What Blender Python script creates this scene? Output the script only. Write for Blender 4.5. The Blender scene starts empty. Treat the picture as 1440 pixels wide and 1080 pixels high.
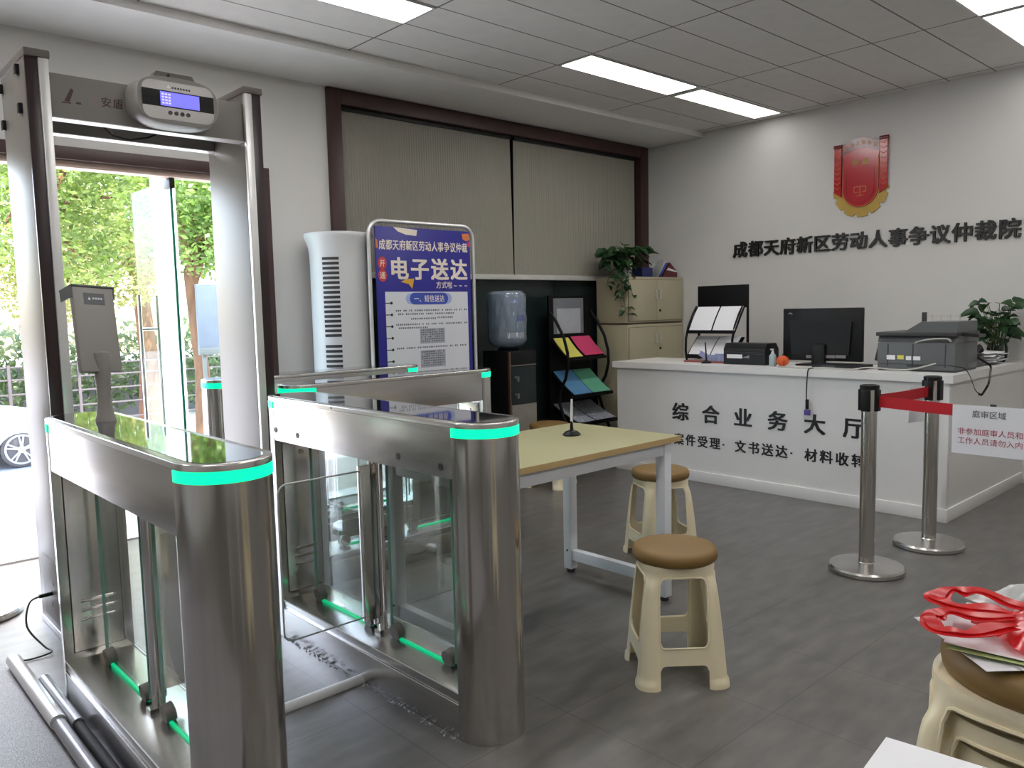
import bpy, bmesh, math, random
from mathutils import Vector, Matrix
PI = math.pi
S = bpy.context.scene
C = S.collection
rnd = random.Random(7)

# ------------------------------------------------------------------ camera
cam = bpy.data.cameras.new('camera')
cam.sensor_width = 36.0
cam.sensor_fit = 'HORIZONTAL'
cam.lens = 36.0 * 1122.8 / 1440.0
cam.clip_start = 0.05
cam.clip_end = 300
co = bpy.data.objects.new('camera', cam)
C.objects.link(co)
_r = Vector((0.7343, -0.6784, -0.0224)).normalized()
_f = Vector((0.6742, 0.7327, -0.0927)).normalized()
_u = _r.cross(_f).normalized()
_r = _f.cross(_u).normalized()
co.matrix_world = Matrix(((_r.x, _u.x, -_f.x, 0), (_r.y, _u.y, -_f.y, 0), (_r.z, _u.z, -_f.z, 1.4), (0, 0, 0, 1)))
S.camera = co

# ------------------------------------------------------------------ sky, sun, exposure
W = bpy.data.worlds.new('world')
S.world = W
W.use_nodes = True
wn = W.node_tree
wn.nodes.clear()
wo = wn.nodes.new('ShaderNodeOutputWorld')
wb = wn.nodes.new('ShaderNodeBackground')
ws = wn.nodes.new('ShaderNodeTexSky')
ws.sky_type = 'NISHITA'
ws.sun_disc = False
ws.sun_elevation = math.radians(62)
ws.sun_rotation = math.radians(10)
ws.air_density = 1.0
ws.dust_density = 3.0
wb.inputs['Strength'].default_value = 1.75
wn.links.new(ws.outputs[0], wb.inputs['Color'])
wn.links.new(wb.outputs[0], wo.inputs['Surface'])

sun = bpy.data.lights.new('sun', 'SUN')
sun.energy = 22.0
sun.angle = math.radians(0.6)
sun.color = (1.0, 0.96, 0.9)
so = bpy.data.objects.new('sun', sun)
C.objects.link(so)
so.rotation_euler = Vector((-0.2, 0.42, -1.0)).to_track_quat('-Z', 'Y').to_euler()
so.location = (3, 12, 20)

LAMP = 16.5      # radiance of the ceiling light panels
S.view_settings.view_transform = 'Standard'
S.view_settings.look = 'None'
S.view_settings.gamma = 1.0
S.view_settings.use_curve_mapping = False
S.view_settings.exposure = 0.0
S.cycles.use_denoising = True
S.cycles.max_bounces = 10
S.cycles.transparent_max_bounces = 24
S.cycles.sample_clamp_indirect = 6.0
S.cycles.caustics_reflective = False
S.cycles.caustics_refractive = False

# ------------------------------------------------------------------ materials
def lin(c):
    return tuple((x / 255 / 12.92) if x / 255 <= 0.04045 else ((x / 255 + 0.055) / 1.055) ** 2.4 for x in c)

def new_mat(name):
    m = bpy.data.materials.new(name)
    m.use_nodes = True
    nt = m.node_tree
    b = nt.nodes['Principled BSDF']
    return m, nt, b

def mat(name, col, rough=0.5, metal=0.0, vary=0.08, scale=6.0, bump=0.0, bscale=60.0, spec=0.5, stretch=None, sub=0.0, coat=0.0):
    """plain procedural surface: base colour with slight noise variation, optional fine bump"""
    m, nt, b = new_mat(name)
    N, L = nt.nodes, nt.links
    tc = N.new('ShaderNodeTexCoord')
    mp = N.new('ShaderNodeMapping')
    if stretch:
        mp.inputs['Scale'].default_value = stretch
    L.new(tc.outputs['Object'], mp.inputs['Vector'])
    nz = N.new('ShaderNodeTexNoise')
    nz.inputs['Scale'].default_value = scale
    nz.inputs['Detail'].default_value = 4
    L.new(mp.outputs[0], nz.inputs['Vector'])
    rp = N.new('ShaderNodeValToRGB')
    rp.color_ramp.elements[0].position = 0.3
    rp.color_ramp.elements[1].position = 0.7
    rp.color_ramp.elements[0].color = tuple(x * (1 - vary) for x in col) + (1,)
    rp.color_ramp.elements[1].color = tuple(min(1, x * (1 + vary)) for x in col) + (1,)
    L.new(nz.outputs['Fac'], rp.inputs['Fac'])
    L.new(rp.outputs['Color'], b.inputs['Base Color'])
    b.inputs['Roughness'].default_value = rough
    b.inputs['Metallic'].default_value = metal
    b.inputs['Specular IOR Level'].default_value = spec
    b.inputs['Coat Weight'].default_value = coat
    if bump:
        n2 = N.new('ShaderNodeTexNoise')
        n2.inputs['Scale'].default_value = bscale
        n2.inputs['Detail'].default_value = 3
        L.new(mp.outputs[0], n2.inputs['Vector'])
        bp = N.new('ShaderNodeBump')
        bp.inputs['Strength'].default_value = bump
        bp.inputs['Distance'].default_value = 0.002
        L.new(n2.outputs['Fac'], bp.inputs['Height'])
        L.new(bp.outputs['Normal'], b.inputs['Normal'])
    if sub:
        b.inputs['Subsurface Weight'].default_value = sub
        b.inputs['Subsurface Radius'].default_value = (0.02, 0.012, 0.006)
    return m

def glow(name, col, strength):
    m, nt, b = new_mat(name)
    b.inputs['Base Color'].default_value = tuple(col) + (1,)
    b.inputs['Emission Color'].default_value = tuple(col) + (1,)
    b.inputs['Emission Strength'].default_value = strength
    b.inputs['Roughness'].default_value = 0.4
    return m

def glass(name, tint=(0.93, 0.97, 0.95), gloss=1.0, ior=1.45, rough=0.0):
    """thin pane: tinted transmission plus a fresnel reflection"""
    m = bpy.data.materials.new(name)
    m.use_nodes = True
    nt = m.node_tree
    N, L = nt.nodes, nt.links
    N.clear()
    out = N.new('ShaderNodeOutputMaterial')
    mx = N.new('ShaderNodeMixShader')
    tr = N.new('ShaderNodeBsdfTransparent')
    tr.inputs['Color'].default_value = tuple(tint) + (1,)
    gl = N.new('ShaderNodeBsdfGlossy')
    gl.inputs['Roughness'].default_value = rough
    fr = N.new('ShaderNodeFresnel')
    fr.inputs['IOR'].default_value = ior
    mt = N.new('ShaderNodeMath')
    mt.operation = 'MULTIPLY'
    mt.inputs[1].default_value = gloss
    L.new(fr.outputs[0], mt.inputs[0])
    L.new(mt.outputs[0], mx.inputs['Fac'])
    L.new(tr.outputs[0], mx.inputs[1])
    L.new(gl.outputs[0], mx.inputs[2])
    L.new(mx.outputs[0], out.inputs['Surface'])
    return m

def leaf_mat(name, c1, c2, trans=0.45, scale=1.2):
    m = bpy.data.materials.new(name)
    m.use_nodes = True
    nt = m.node_tree
    N, L = nt.nodes, nt.links
    N.clear()
    out = N.new('ShaderNodeOutputMaterial')
    tc = N.new('ShaderNodeTexCoord')
    nz = N.new('ShaderNodeTexNoise')
    nz.inputs['Scale'].default_value = scale
    nz.inputs['Detail'].default_value = 6
    L.new(tc.outputs['Object'], nz.inputs['Vector'])
    rp = N.new('ShaderNodeValToRGB')
    rp.color_ramp.elements[0].position = 0.35
    rp.color_ramp.elements[1].position = 0.65
    rp.color_ramp.elements[0].color = tuple(c1) + (1,)
    rp.color_ramp.elements[1].color = tuple(c2) + (1,)
    L.new(nz.outputs['Fac'], rp.inputs['Fac'])
    df = N.new('ShaderNodeBsdfDiffuse')
    tl = N.new('ShaderNodeBsdfTranslucent')
    gl = N.new('ShaderNodeBsdfGlossy')
    gl.inputs['Roughness'].default_value = 0.35
    L.new(rp.outputs[0], df.inputs['Color'])
    L.new(rp.outputs[0], tl.inputs['Color'])
    mx = N.new('ShaderNodeMixShader')
    mx.inputs['Fac'].default_value = trans
    L.new(df.outputs[0], mx.inputs[1])
    L.new(tl.outputs[0], mx.inputs[2])
    m2 = N.new('ShaderNodeMixShader')
    m2.inputs['Fac'].default_value = 0.05
    L.new(mx.outputs[0], m2.inputs[1])
    L.new(gl.outputs[0], m2.inputs[2])
    L.new(m2.outputs[0], out.inputs['Surface'])
    return m

def grid_lines(nt, vec_out, axis, offset, pitch, width):
    """1 on thin lines at axis = offset + k*pitch, else 0"""
    N, L = nt.nodes, nt.links
    sx = N.new('ShaderNodeSeparateXYZ')
    L.new(vec_out, sx.inputs[0])
    a = N.new('ShaderNodeMath'); a.operation = 'SUBTRACT'
    L.new(sx.outputs[axis], a.inputs[0]); a.inputs[1].default_value = offset - pitch / 2
    w = N.new('ShaderNodeMath'); w.operation = 'FLOORED_MODULO'
    L.new(a.outputs[0], w.inputs[0]); w.inputs[1].default_value = pitch
    d = N.new('ShaderNodeMath'); d.operation = 'SUBTRACT'
    L.new(w.outputs[0], d.inputs[0]); d.inputs[1].default_value = pitch / 2
    ab = N.new('ShaderNodeMath'); ab.operation = 'ABSOLUTE'
    L.new(d.outputs[0], ab.inputs[0])
    lt = N.new('ShaderNodeMath'); lt.operation = 'LESS_THAN'
    L.new(ab.outputs[0], lt.inputs[0]); lt.inputs[1].default_value = width / 2
    return lt.outputs[0]

def tiles_mat(name, col, line, ox, px, wx, oy, py, wy, rough, vary, scale, bump=0.1, bscale=40, stretch=None, spec=0.5):
    m = mat(name, col, rough, 0, vary, scale, bump, bscale, spec, stretch)
    nt = m.node_tree
    N, L = nt.nodes, nt.links
    b = N['Principled BSDF']
    tc = N.new('ShaderNodeTexCoord')
    g1 = grid_lines(nt, tc.outputs['Object'], 0, ox, px, wx)
    g2 = grid_lines(nt, tc.outputs['Object'], 1, oy, py, wy)
    mxx = N.new('ShaderNodeMath'); mxx.operation = 'MAXIMUM'
    L.new(g1, mxx.inputs[0]); L.new(g2, mxx.inputs[1])
    mix = N.new('ShaderNodeMix'); mix.data_type = 'RGBA'
    src = b.inputs['Base Color'].links[0].from_socket
    L.new(mxx.outputs[0], mix.inputs[0])
    L.new(src, mix.inputs[6])
    mix.inputs[7].default_value = tuple(line) + (1,)
    L.new(mix.outputs[2], b.inputs['Base Color'])
    return m

M = {}
M['wall'] = mat('white_wall_paint', (0.66, 0.648, 0.63), 0.75, vary=0.02, scale=2, bump=0.06, bscale=180)
M['ceil'] = tiles_mat('ceiling_tiles', (0.74, 0.72, 0.70), (0.16, 0.15, 0.15), 2.885, 1.302, 0.012, 4.005, 0.326, 0.010, 0.8, 0.03, 9, 0.12, 120)
M['soffit'] = mat('soffit_paint', (0.80, 0.79, 0.775), 0.7, vary=0.02)
M['floor'] = tiles_mat('grey_floor_tiles', (0.115, 0.108, 0.102), (0.06, 0.057, 0.055), 1.424, 0.5, 0.004, 1.345, 0.5, 0.004, 0.33, 0.26, 5.0, 0.30, 150, (1, 3.0, 1), spec=0.8)
M['mat'] = mat('woven_floor_mat', (0.21, 0.205, 0.215), 0.45, vary=0.3, scale=160, bump=0.7, bscale=190)
M['brown'] = mat('dark_brown_frame', lin((62, 38, 36)), 0.42, vary=0.12, scale=20, stretch=(1, 1, 0.2))
M['blind'] = mat('cream_pleated_fabric', lin((146, 142, 131)), 0.5, vary=0.03, scale=4)
M['rail'] = mat('pale_rail', lin((190, 190, 184)), 0.4)
M['darkpane'] = mat('dark_green_panel', lin((34, 44, 44)), 0.22, vary=0.1, scale=3, spec=0.4)
M['steel'] = mat('brushed_steel', (0.60, 0.57, 0.54), 0.15, 1.0, vary=0.06, scale=30, bump=0.05, bscale=120, stretch=(1, 1, 0.05))
M['steelh'] = mat('brushed_steel_side', (0.60, 0.58, 0.555), 0.25, 1.0, vary=0.05, scale=30, bump=0.06, bscale=120, stretch=(0.05, 0.05, 1))
M['chrome'] = mat('polished_steel', (0.66, 0.64, 0.62), 0.13, 1.0, vary=0.02)
M['black_gloss'] = mat('black_gloss_acrylic', (0.012, 0.012, 0.014), 0.045, 0, vary=0.0, spec=0.9, coat=0.6)
M['black'] = mat('black_plastic', (0.007, 0.007, 0.0075), 0.42, vary=0.1, spec=0.3)
M['black_matt'] = mat('black_matt_metal', (0.004, 0.004, 0.0045), 0.5, vary=0.1, spec=0.2)
M['rubber'] = mat('dark_rubber', (0.03, 0.03, 0.03), 0.7)
M['acrylic'] = glass('clear_acrylic', (0.95, 0.965, 0.955), 0.5)
M['paneglass'] = glass('turnstile_glass', (0.955, 0.985, 0.97), 0.35)
M['leafglass'] = glass('door_glass', (0.90, 0.965, 0.94), 0.12)
M['gglass'] = glass('greenish_glass', (0.92, 0.975, 0.95), 0.3)
M['gedge'] = mat('green_glass_edge', (0.02, 0.22, 0.15), 0.15)
M['led'] = glow('green_light_band', (0.0, 0.98, 0.43), 1.1)
M['led2'] = glow('dim_green_light_strip', (0.0, 0.62, 0.26), 0.6)
M['det'] = mat('warm_grey_panel', lin((124, 119, 112)), 0.4, vary=0.02)
M['detg'] = mat('grey_crossbar_panel', lin((142, 138, 134)), 0.42, vary=0.03)
M['detcap'] = mat('grey_cap_plastic', lin((112, 106, 102)), 0.5)
M['detdark'] = mat('maroon_black_strip', lin((48, 30, 34)), 0.3)
M['alu'] = mat('pale_aluminium', (0.78, 0.77, 0.76), 0.35, 0.6, vary=0.03)
M['white'] = mat('white_plastic', (0.66, 0.665, 0.68), 0.32, vary=0.01)
M['offwhite'] = mat('white_gloss_laminate', (0.82, 0.805, 0.785), 0.28, vary=0.015, spec=0.5)
M['paper'] = mat('white_paper', (0.80, 0.80, 0.83), 0.8, vary=0.02)
M['cream'] = mat('cream_plastic', lin((236, 224, 192)), 0.33, vary=0.02, sub=0.12)
M['pad'] = mat('tan_vinyl_pad', lin((124, 96, 50)), 0.52, vary=0.06, bump=0.1, bscale=220)
M['tabletop'] = mat('pale_olive_laminate', lin((166, 162, 122)), 0.42, vary=0.02)
M['tableedge'] = mat('tan_edge_band', lin((186, 160, 112)), 0.5, vary=0.04)
M['wsteel'] = mat('white_powder_steel', (0.74, 0.76, 0.80), 0.4, vary=0.02)
M['red'] = mat('red_webbing', lin((188, 22, 36)), 0.6, vary=0.08, bump=0.2, bscale=300)
M['ink'] = mat('black_lettering', (0.012, 0.011, 0.011), 0.35, vary=0.05)
M['redink'] = mat('red_ink', lin((178, 70, 96)), 0.7)
M['greyink'] = mat('grey_ink', lin((96, 96, 104)), 0.8)
M['cab'] = mat('beige_steel', lin((176, 168, 142)), 0.45, vary=0.02)
M['blueposter'] = mat('blue_poster_print', lin((44, 42, 140)), 0.3, vary=0.03)
M['whiteprint'] = mat('white_poster_print', (0.72, 0.73, 0.78), 0.32, vary=0.01)
M['midblue'] = mat('mid_blue_print', lin((62, 84, 178)), 0.35)
M['paleblue'] = mat('pale_blue_print', lin((166, 180, 224)), 0.35)
M['orange'] = mat('orange_print', lin((214, 126, 66)), 0.4)
M['yellowp'] = mat('yellow_print', lin((222, 170, 62)), 0.4)
M['redprint'] = mat('red_print', lin((196, 60, 60)), 0.4)
M['creamprint'] = mat('cream_print', lin((238, 226, 210)), 0.4)
M['water'] = None
M['dbrown'] = mat('brown_trim', lin((86, 62, 50)), 0.4)
M['beigepanel'] = mat('taupe_panel', lin((128, 122, 114)), 0.4)
M['yellowpaper'] = mat('yellow_brochure', lin((214, 206, 98)), 0.6)
M['pinkpaper'] = mat('pink_brochure', lin((204, 62, 108)), 0.6)
M['bluepaper'] = mat('blue_brochure', lin((86, 136, 178)), 0.6)
M['greenpaper'] = mat('green_brochure', lin((98, 170, 138)), 0.6)
M['news'] = mat('grey_newsprint', lin((150, 154, 164)), 0.8, vary=0.35, scale=45)
M['shield'] = mat('red_enamel', lin((178, 18, 34)), 0.18, vary=0.04, spec=0.6)
M['shielddark'] = mat('dark_red_enamel', lin((110, 16, 30)), 0.18, vary=0.04)
M['gold'] = mat('gold_paint', lin((178, 146, 60)), 0.4, 0.1, vary=0.05)
M['goldline'] = mat('pale_gold_line', lin((206, 140, 84)), 0.4)
M['printer'] = mat('dark_grey_plastic', lin((96, 98, 100)), 0.45, vary=0.03)
M['printer2'] = mat('charcoal_plastic', lin((58, 58, 60)), 0.45, vary=0.03)
M['screen'] = glow('blue_lcd_screen', (0.17, 0.16, 0.95), 0.95)
M['lcdtext'] = glow('lcd_text', (0.6, 0.55, 1.0), 1.0)
M['lamp'] = glow('light_diffuser', (1.0, 0.985, 0.96), LAMP)
M['pothos'] = leaf_mat('dark_green_leaves', (0.016, 0.05, 0.018), (0.04, 0.095, 0.035), 0.2, 8)
M['stem'] = mat('green_stem', (0.06, 0.10, 0.03), 0.6)
M['bark'] = mat('tree_bark', lin((120, 84, 62)), 0.9, vary=0.35, scale=9, bump=0.8, bscale=18, stretch=(1, 1, 0.3))
M['leafA'] = leaf_mat('tree_leaves', (0.09, 0.17, 0.02), (0.30, 0.39, 0.09), 0.5, 2.2)
M['leafB'] = leaf_mat('dark_tree_leaves', (0.06, 0.11, 0.035), (0.20, 0.26, 0.11), 0.45, 1.6)
M['leafY'] = leaf_mat('yellow_tree_leaves', (0.20, 0.23, 0.04), (0.42, 0.42, 0.16), 0.5, 2.0)
M['paving'] = tiles_mat('pale_stone_paving', (0.50, 0.49, 0.48), (0.30, 0.29, 0.28), 0.2, 0.8, 0.008, 0.1, 0.8, 0.008, 0.7, 0.05, 3)
M['street'] = mat('pale_concrete', (0.42, 0.41, 0.41), 0.85, vary=0.08, scale=1.5)
M['carpaint'] = mat('white_car_paint', (0.80, 0.80, 0.82), 0.2, vary=0.0, coat=0.5)
M['tyre'] = mat('lightened_tyre_rubber', (0.14, 0.125, 0.115), 0.8)  # daylight glare on the tyre put into its lighter colour
M['carglass'] = mat('tinted_car_glass', (0.04, 0.045, 0.05), 0.08)
M['redbag'] = None
M['beltw'] = mat('dull_metal_fence', (0.10, 0.08, 0.08), 0.5)
M['purple'] = mat('purple_plug', lin((84, 74, 150)), 0.5)
M['whitecable'] = mat('pale_cable', lin((176, 174, 168)), 0.5)
M['orangefruit'] = mat('orange_plastic', lin((206, 84, 34)), 0.4)
M['sanit'] = mat('pale_bottle_plastic', lin((160, 178, 182)), 0.3)
M['bluebox'] = mat('navy_blue_card', lin((44, 50, 112)), 0.5)
M['folder'] = mat('dark_red_folder', lin((92, 30, 34)), 0.5)
M['greenline'] = mat('green_paper_edge', lin((186, 200, 138)), 0.7)
M['signblue'] = mat('blue_grey_board', lin((100, 105, 120)), 0.6)

def plastic_film(name, col, trans, rough=0.25, tl=0.5):
    m = bpy.data.materials.new(name)
    m.use_nodes = True
    nt = m.node_tree
    N, L = nt.nodes, nt.links
    N.clear()
    out = N.new('ShaderNodeOutputMaterial')
    df = N.new('ShaderNodeBsdfDiffuse'); df.inputs['Color'].default_value = tuple(col) + (1,)
    tlb = N.new('ShaderNodeBsdfTranslucent'); tlb.inputs['Color'].default_value = tuple(col) + (1,)
    tr = N.new('ShaderNodeBsdfTransparent'); tr.inputs['Color'].default_value = tuple(min(1, c * 0.5 + 0.35) for c in col) + (1,)
    gl = N.new('ShaderNodeBsdfGlossy'); gl.inputs['Roughness'].default_value = rough
    a = N.new('ShaderNodeMixShader'); a.inputs[0].default_value = tl
    L.new(df.outputs[0], a.inputs[1]); L.new(tlb.outputs[0], a.inputs[2])
    b = N.new('ShaderNodeMixShader'); b.inputs[0].default_value = trans
    L.new(a.outputs[0], b.inputs[1]); L.new(tr.outputs[0], b.inputs[2])
    c = N.new('ShaderNodeMixShader'); c.inputs[0].default_value = 0.10
    L.new(b.outputs[0], c.inputs[1]); L.new(gl.outputs[0], c.inputs[2])
    L.new(c.outputs[0], out.inputs['Surface'])
    return m
M['water'] = plastic_film('blue_bottle_plastic', lin((168, 196, 220)), 0.15, 0.12, 0.3)
M['redbag'] = plastic_film('red_bag_plastic', lin((240, 34, 42)), 0.22, 0.3)
M['whitebag'] = plastic_film('white_bag_plastic', (0.78, 0.79, 0.78), 0.15, 0.3)

# ------------------------------------------------------------------ mesh helpers
def chain(o):
    m = Matrix.Identity(4)
    while o is not None:
        m = o.matrix_basis @ m
        o = o.parent
    return m

class MB:
    def __init__(s):
        s.bm = bmesh.new()
    def box(s, x0, y0, z0, x1, y1, z1, bev=0.0, m=None, seg=2):
        r = bmesh.ops.create_cube(s.bm, size=1.0)
        vs = r['verts']
        for v in vs:
            v.co = Vector(((x0 + x1) / 2 + v.co.x * (x1 - x0), (y0 + y1) / 2 + v.co.y * (y1 - y0), (z0 + z1) / 2 + v.co.z * (z1 - z0)))
        geo = vs
        if bev > 0:
            es = list({e for v in vs for e in v.link_edges})
            rr = bmesh.ops.bevel(s.bm, geom=es, offset=bev, segments=seg, affect='EDGES', profile=0.6)
            geo = list({v for f in rr['faces'] for v in f.verts} | {v for v in vs if v.is_valid})
        if m is not None:
            for v in geo:
                v.co = m @ v.co
        return s
    def quad(s, a, b, c, d):
        vs = [s.bm.verts.new(p) for p in (a, b, c, d)]
        s.bm.faces.new(vs)
        return s
    def poly(s, pts):
        s.bm.faces.new([s.bm.verts.new(p) for p in pts])
        return s
    def prism(s, pts, f0, f1):
        """pts 2-D outline; f0/f1 map (u,v) to 3-D for the two ends"""
        a = [s.bm.verts.new(f0(*p)) for p in pts]
        b = [s.bm.verts.new(f1(*p)) for p in pts]
        n = len(pts)
        s.bm.faces.new(a[::-1])
        s.bm.faces.new(b)
        for i in range(n):
            s.bm.faces.new((a[i], a[(i + 1) % n], b[(i + 1) % n], b[i]))
        return s
    def slab(s, pts, z0, z1, bev=0.0):
        if bev <= 0:
            return s.prism(pts, lambda u, v: (u, v, z0), lambda u, v: (u, v, z1))
        c = Vector((sum(p[0] for p in pts) / len(pts), sum(p[1] for p in pts) / len(pts)))
        rings = []
        def ring(k, z):
            out = []
            n = len(pts)
            for i in range(n):
                p0, p1, p2 = Vector(pts[i - 1]), Vector(pts[i]), Vector(pts[(i + 1) % n])
                d = (p2 - p0).normalized()
                nn = Vector((d.y, -d.x))
                if nn.dot(p1 - c) < 0:
                    nn = -nn
                q = p1 - nn * k
                out.append(s.bm.verts.new((q.x, q.y, z)))
            return out
        rs = [ring(0, z0), ring(0, z1 - bev), ring(bev * 0.3, z1 - bev * 0.3), ring(bev, z1)]
        n = len(pts)
        for a, b in zip(rs, rs[1:]):
            for i in range(n):
                s.bm.faces.new((a[i], a[(i + 1) % n], b[(i + 1) % n], b[i]))
        s.bm.faces.new(rs[0][::-1])
        s.bm.faces.new(rs[-1])
        return s
    def tube(s, pts, r, seg=8, closed=False, caps=True, flat=None):
        pts = [Vector(p) for p in pts]
        n = len(pts)
        rs = r if isinstance(r, (list, tuple)) else [r] * n
        rings = []
        prev = None
        for i, p in enumerate(pts):
            if closed:
                t = pts[(i + 1) % n] - pts[i - 1]
            else:
                t = pts[min(i + 1, n - 1)] - pts[max(i - 1, 0)]
            t.normalize()
            if prev is None:
                a = Vector((0, 0, 1)) if abs(t.z) < 0.9 else Vector((1, 0, 0))
                nrm = (a - t * a.dot(t)).normalized()
            else:
                nrm = prev - t * prev.dot(t)
                nrm = nrm.normalized() if nrm.length > 1e-6 else t.orthogonal().normalized()
            prev = nrm
            bn = t.cross(nrm)
            k = flat if flat else 1.0
            rings.append([s.bm.verts.new(p + nrm * (math.cos(2 * PI * j / seg) * rs[i]) + bn * (math.sin(2 * PI * j / seg) * rs[i] * k)) for j in range(seg)])
        for i in range(n if closed else n - 1):
            a, b = rings[i], rings[(i + 1) % n]
            for j in range(seg):
                s.bm.faces.new((a[j], a[(j + 1) % seg], b[(j + 1) % seg], b[j]))
        if caps and not closed:
            s.bm.faces.new(rings[0][::-1])
            s.bm.faces.new(rings[-1])
        return s
    def cyl(s, p0, p1, r0, r1=None, seg=24):
        return s.tube([p0, p1], [r0, r0 if r1 is None else r1], seg)
    def lathe(s, prof, cx=0, cy=0, seg=32, sx=1, sy=1, a0=0, a1=2 * PI):
        full = abs(a1 - a0 - 2 * PI) < 1e-6
        n = seg if full else seg + 1
        rings = []
        for r, z in prof:
            if r < 1e-6:
                rings.append([s.bm.verts.new((cx, cy, z))])
            else:
                rings.append([s.bm.verts.new((cx + math.cos(a0 + (a1 - a0) * j / seg) * r * sx, cy + math.sin(a0 + (a1 - a0) * j / seg) * r * sy, z)) for j in range(n)])
        for a, b in zip(rings, rings[1:]):
            for j in range(seg):
                k = (j + 1) % n
                q = []
                if len(a) == 1:
                    q = [a[0], b[k], b[j]] if len(b) > 1 else None
                elif len(b) == 1:
                    q = [a[j], a[k], b[0]]
                else:
                    q = [a[j], a[k], b[k], b[j]]
                if q:
                    s.bm.faces.new(q)
        return s
    def ball(s, c, r, seg=16, sx=1, sy=1, sz=1):
        prof = [(max(0, math.sin(PI * i / (seg // 2))) * 1.0, -math.cos(PI * i / (seg // 2))) for i in range(seg // 2 + 1)]
        prof[0] = (0, -1); prof[-1] = (0, 1)
        k = len(s.bm.verts)
        s.lathe(prof, 0, 0, seg)
        s.bm.verts.ensure_lookup_table()
        for v in list(s.bm.verts)[k:]:
            v.co = Vector((c[0] + v.co.x * r * sx, c[1] + v.co.y * r * sy, c[2] + v.co.z * r * sz))
        return s
    def grid(s, fn, nu, nv, cu=False):
        vs = [[s.bm.verts.new(fn(i / nu, j / nv)) for j in range(nv + 1)] for i in range(nu if cu else nu + 1)]
        for i in range(nu):
            for j in range(nv):
                a, b = vs[i], vs[(i + 1) % len(vs)]
                s.bm.faces.new((a[j], b[j], b[j + 1], a[j + 1]))
        return s
    def strap(s, pts, w, t, side=None, twist=None):
        """flat band of width w and thickness t along pts; side = width direction (default horizontal)"""
        P = [Vector(p) for p in pts]
        rings = []
        for i, p in enumerate(P):
            tg = (P[min(i + 1, len(P) - 1)] - P[max(i - 1, 0)]).normalized()
            sd = Vector(side) if side is not None else tg.cross(Vector((0, 0, 1)))
            sd = (sd - tg * sd.dot(tg)).normalized()
            if twist:
                sd = Matrix.Rotation(twist(i), 3, tg) @ sd
            nn = tg.cross(sd)
            ww = w(i) if callable(w) else w
            rings.append([s.bm.verts.new(p + sd * (a * ww / 2) + nn * (b * t / 2)) for a, b in ((-1, -1), (1, -1), (1, 1), (-1, 1))])
        for a, b in zip(rings, rings[1:]):
            for j in range(4):
                s.bm.faces.new((a[j], a[(j + 1) % 4], b[(j + 1) % 4], b[j]))
        s.bm.faces.new(rings[0][::-1])
        s.bm.faces.new(rings[-1])
        return s
    def build(s, name, m, parent=None, world=False, ang=0.7, solid=0.0, fix=True):
        if fix or solid:
            bmesh.ops.recalc_face_normals(s.bm, faces=s.bm.faces)
        if solid:
            bmesh.ops.solidify(s.bm, geom=s.bm.faces[:], thickness=solid)
            bmesh.ops.recalc_face_normals(s.bm, faces=s.bm.faces)
        me = bpy.data.meshes.new(name)
        if world and parent is not None:
            s.bm.transform(chain(parent).inverted())
        s.bm.to_mesh(me)
        s.bm.free()
        for p in me.polygons:
            p.use_smooth = True
        me.set_sharp_from_angle(angle=ang)
        o = bpy.data.objects.new(name, me)
        C.objects.link(o)
        mm = M[m] if isinstance(m, str) else m
        me.materials.append(mm)
        if parent is not None:
            o.parent = parent
        return o

def T(name, label, cat, loc=(0, 0, 0), rz=0.0, group=None):
    o = bpy.data.objects.new(name, None)
    o.empty_display_size = 0.1
    C.objects.link(o)
    o.location = loc
    o.rotation_euler = (0, 0, rz)
    o['label'] = label
    o['category'] = cat
    if group:
        o['group'] = group
    return o

def tag(o, label, cat, group=None):
    o['label'] = label
    o['category'] = cat
    if group:
        o['group'] = group
    return o

def struct(o):
    o['kind'] = 'structure'
    return o

def SE(name, loc=(0, 0, 0)):
    o = bpy.data.objects.new(name, None)
    o.empty_display_size = 0.1
    C.objects.link(o)
    o.location = loc
    o['kind'] = 'structure'
    return o

def copy_tree(o, parent=None):
    c = o.copy()
    C.objects.link(c)
    if parent is not None:
        c.parent = parent
    for ch in [x for x in o.children]:
        copy_tree(ch, c)
    return c

# ------------------------------------------------------------------ lettering
_gl = {}
def glyph(ch, bold, depth):
    key = (ch, bold, depth)
    if key not in _gl:
        cu = bpy.data.curves.new('lettering', 'FONT')
        cu.body = ch
        cu.resolution_u = 2
        cu.extrude = depth / 2
        ob = bpy.data.objects.new('lettering', cu)
        C.objects.link(ob)
        bpy.context.view_layer.update()
        me = bpy.data.meshes.new_from_object(ob.evaluated_get(bpy.context.evaluated_depsgraph_get()))
        V0 = [tuple(v.co) for v in me.vertices]
        F0 = [tuple(p.vertices) for p in me.polygons]
        VV, FF = [], []
        sh = [(0, 0)]
        if bold > 0:
            sh = [(bold, bold * .6), (-bold, bold * .6), (bold, -bold * .6), (-bold, -bold * .6)]
        for i_, (dx_, dy_) in enumerate(sh):
            k_ = len(VV)
            VV += [(x + dx_, y + dy_, z * (1 + .004 * i_)) for x, y, z in V0]
            FF += [tuple(q + k_ for q in f) for f in F0]
        _gl[key] = (VV, FF)
        bpy.data.objects.remove(ob)
        bpy.data.curves.remove(cu)
        bpy.data.meshes.remove(me)
    return _gl[key]

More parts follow.
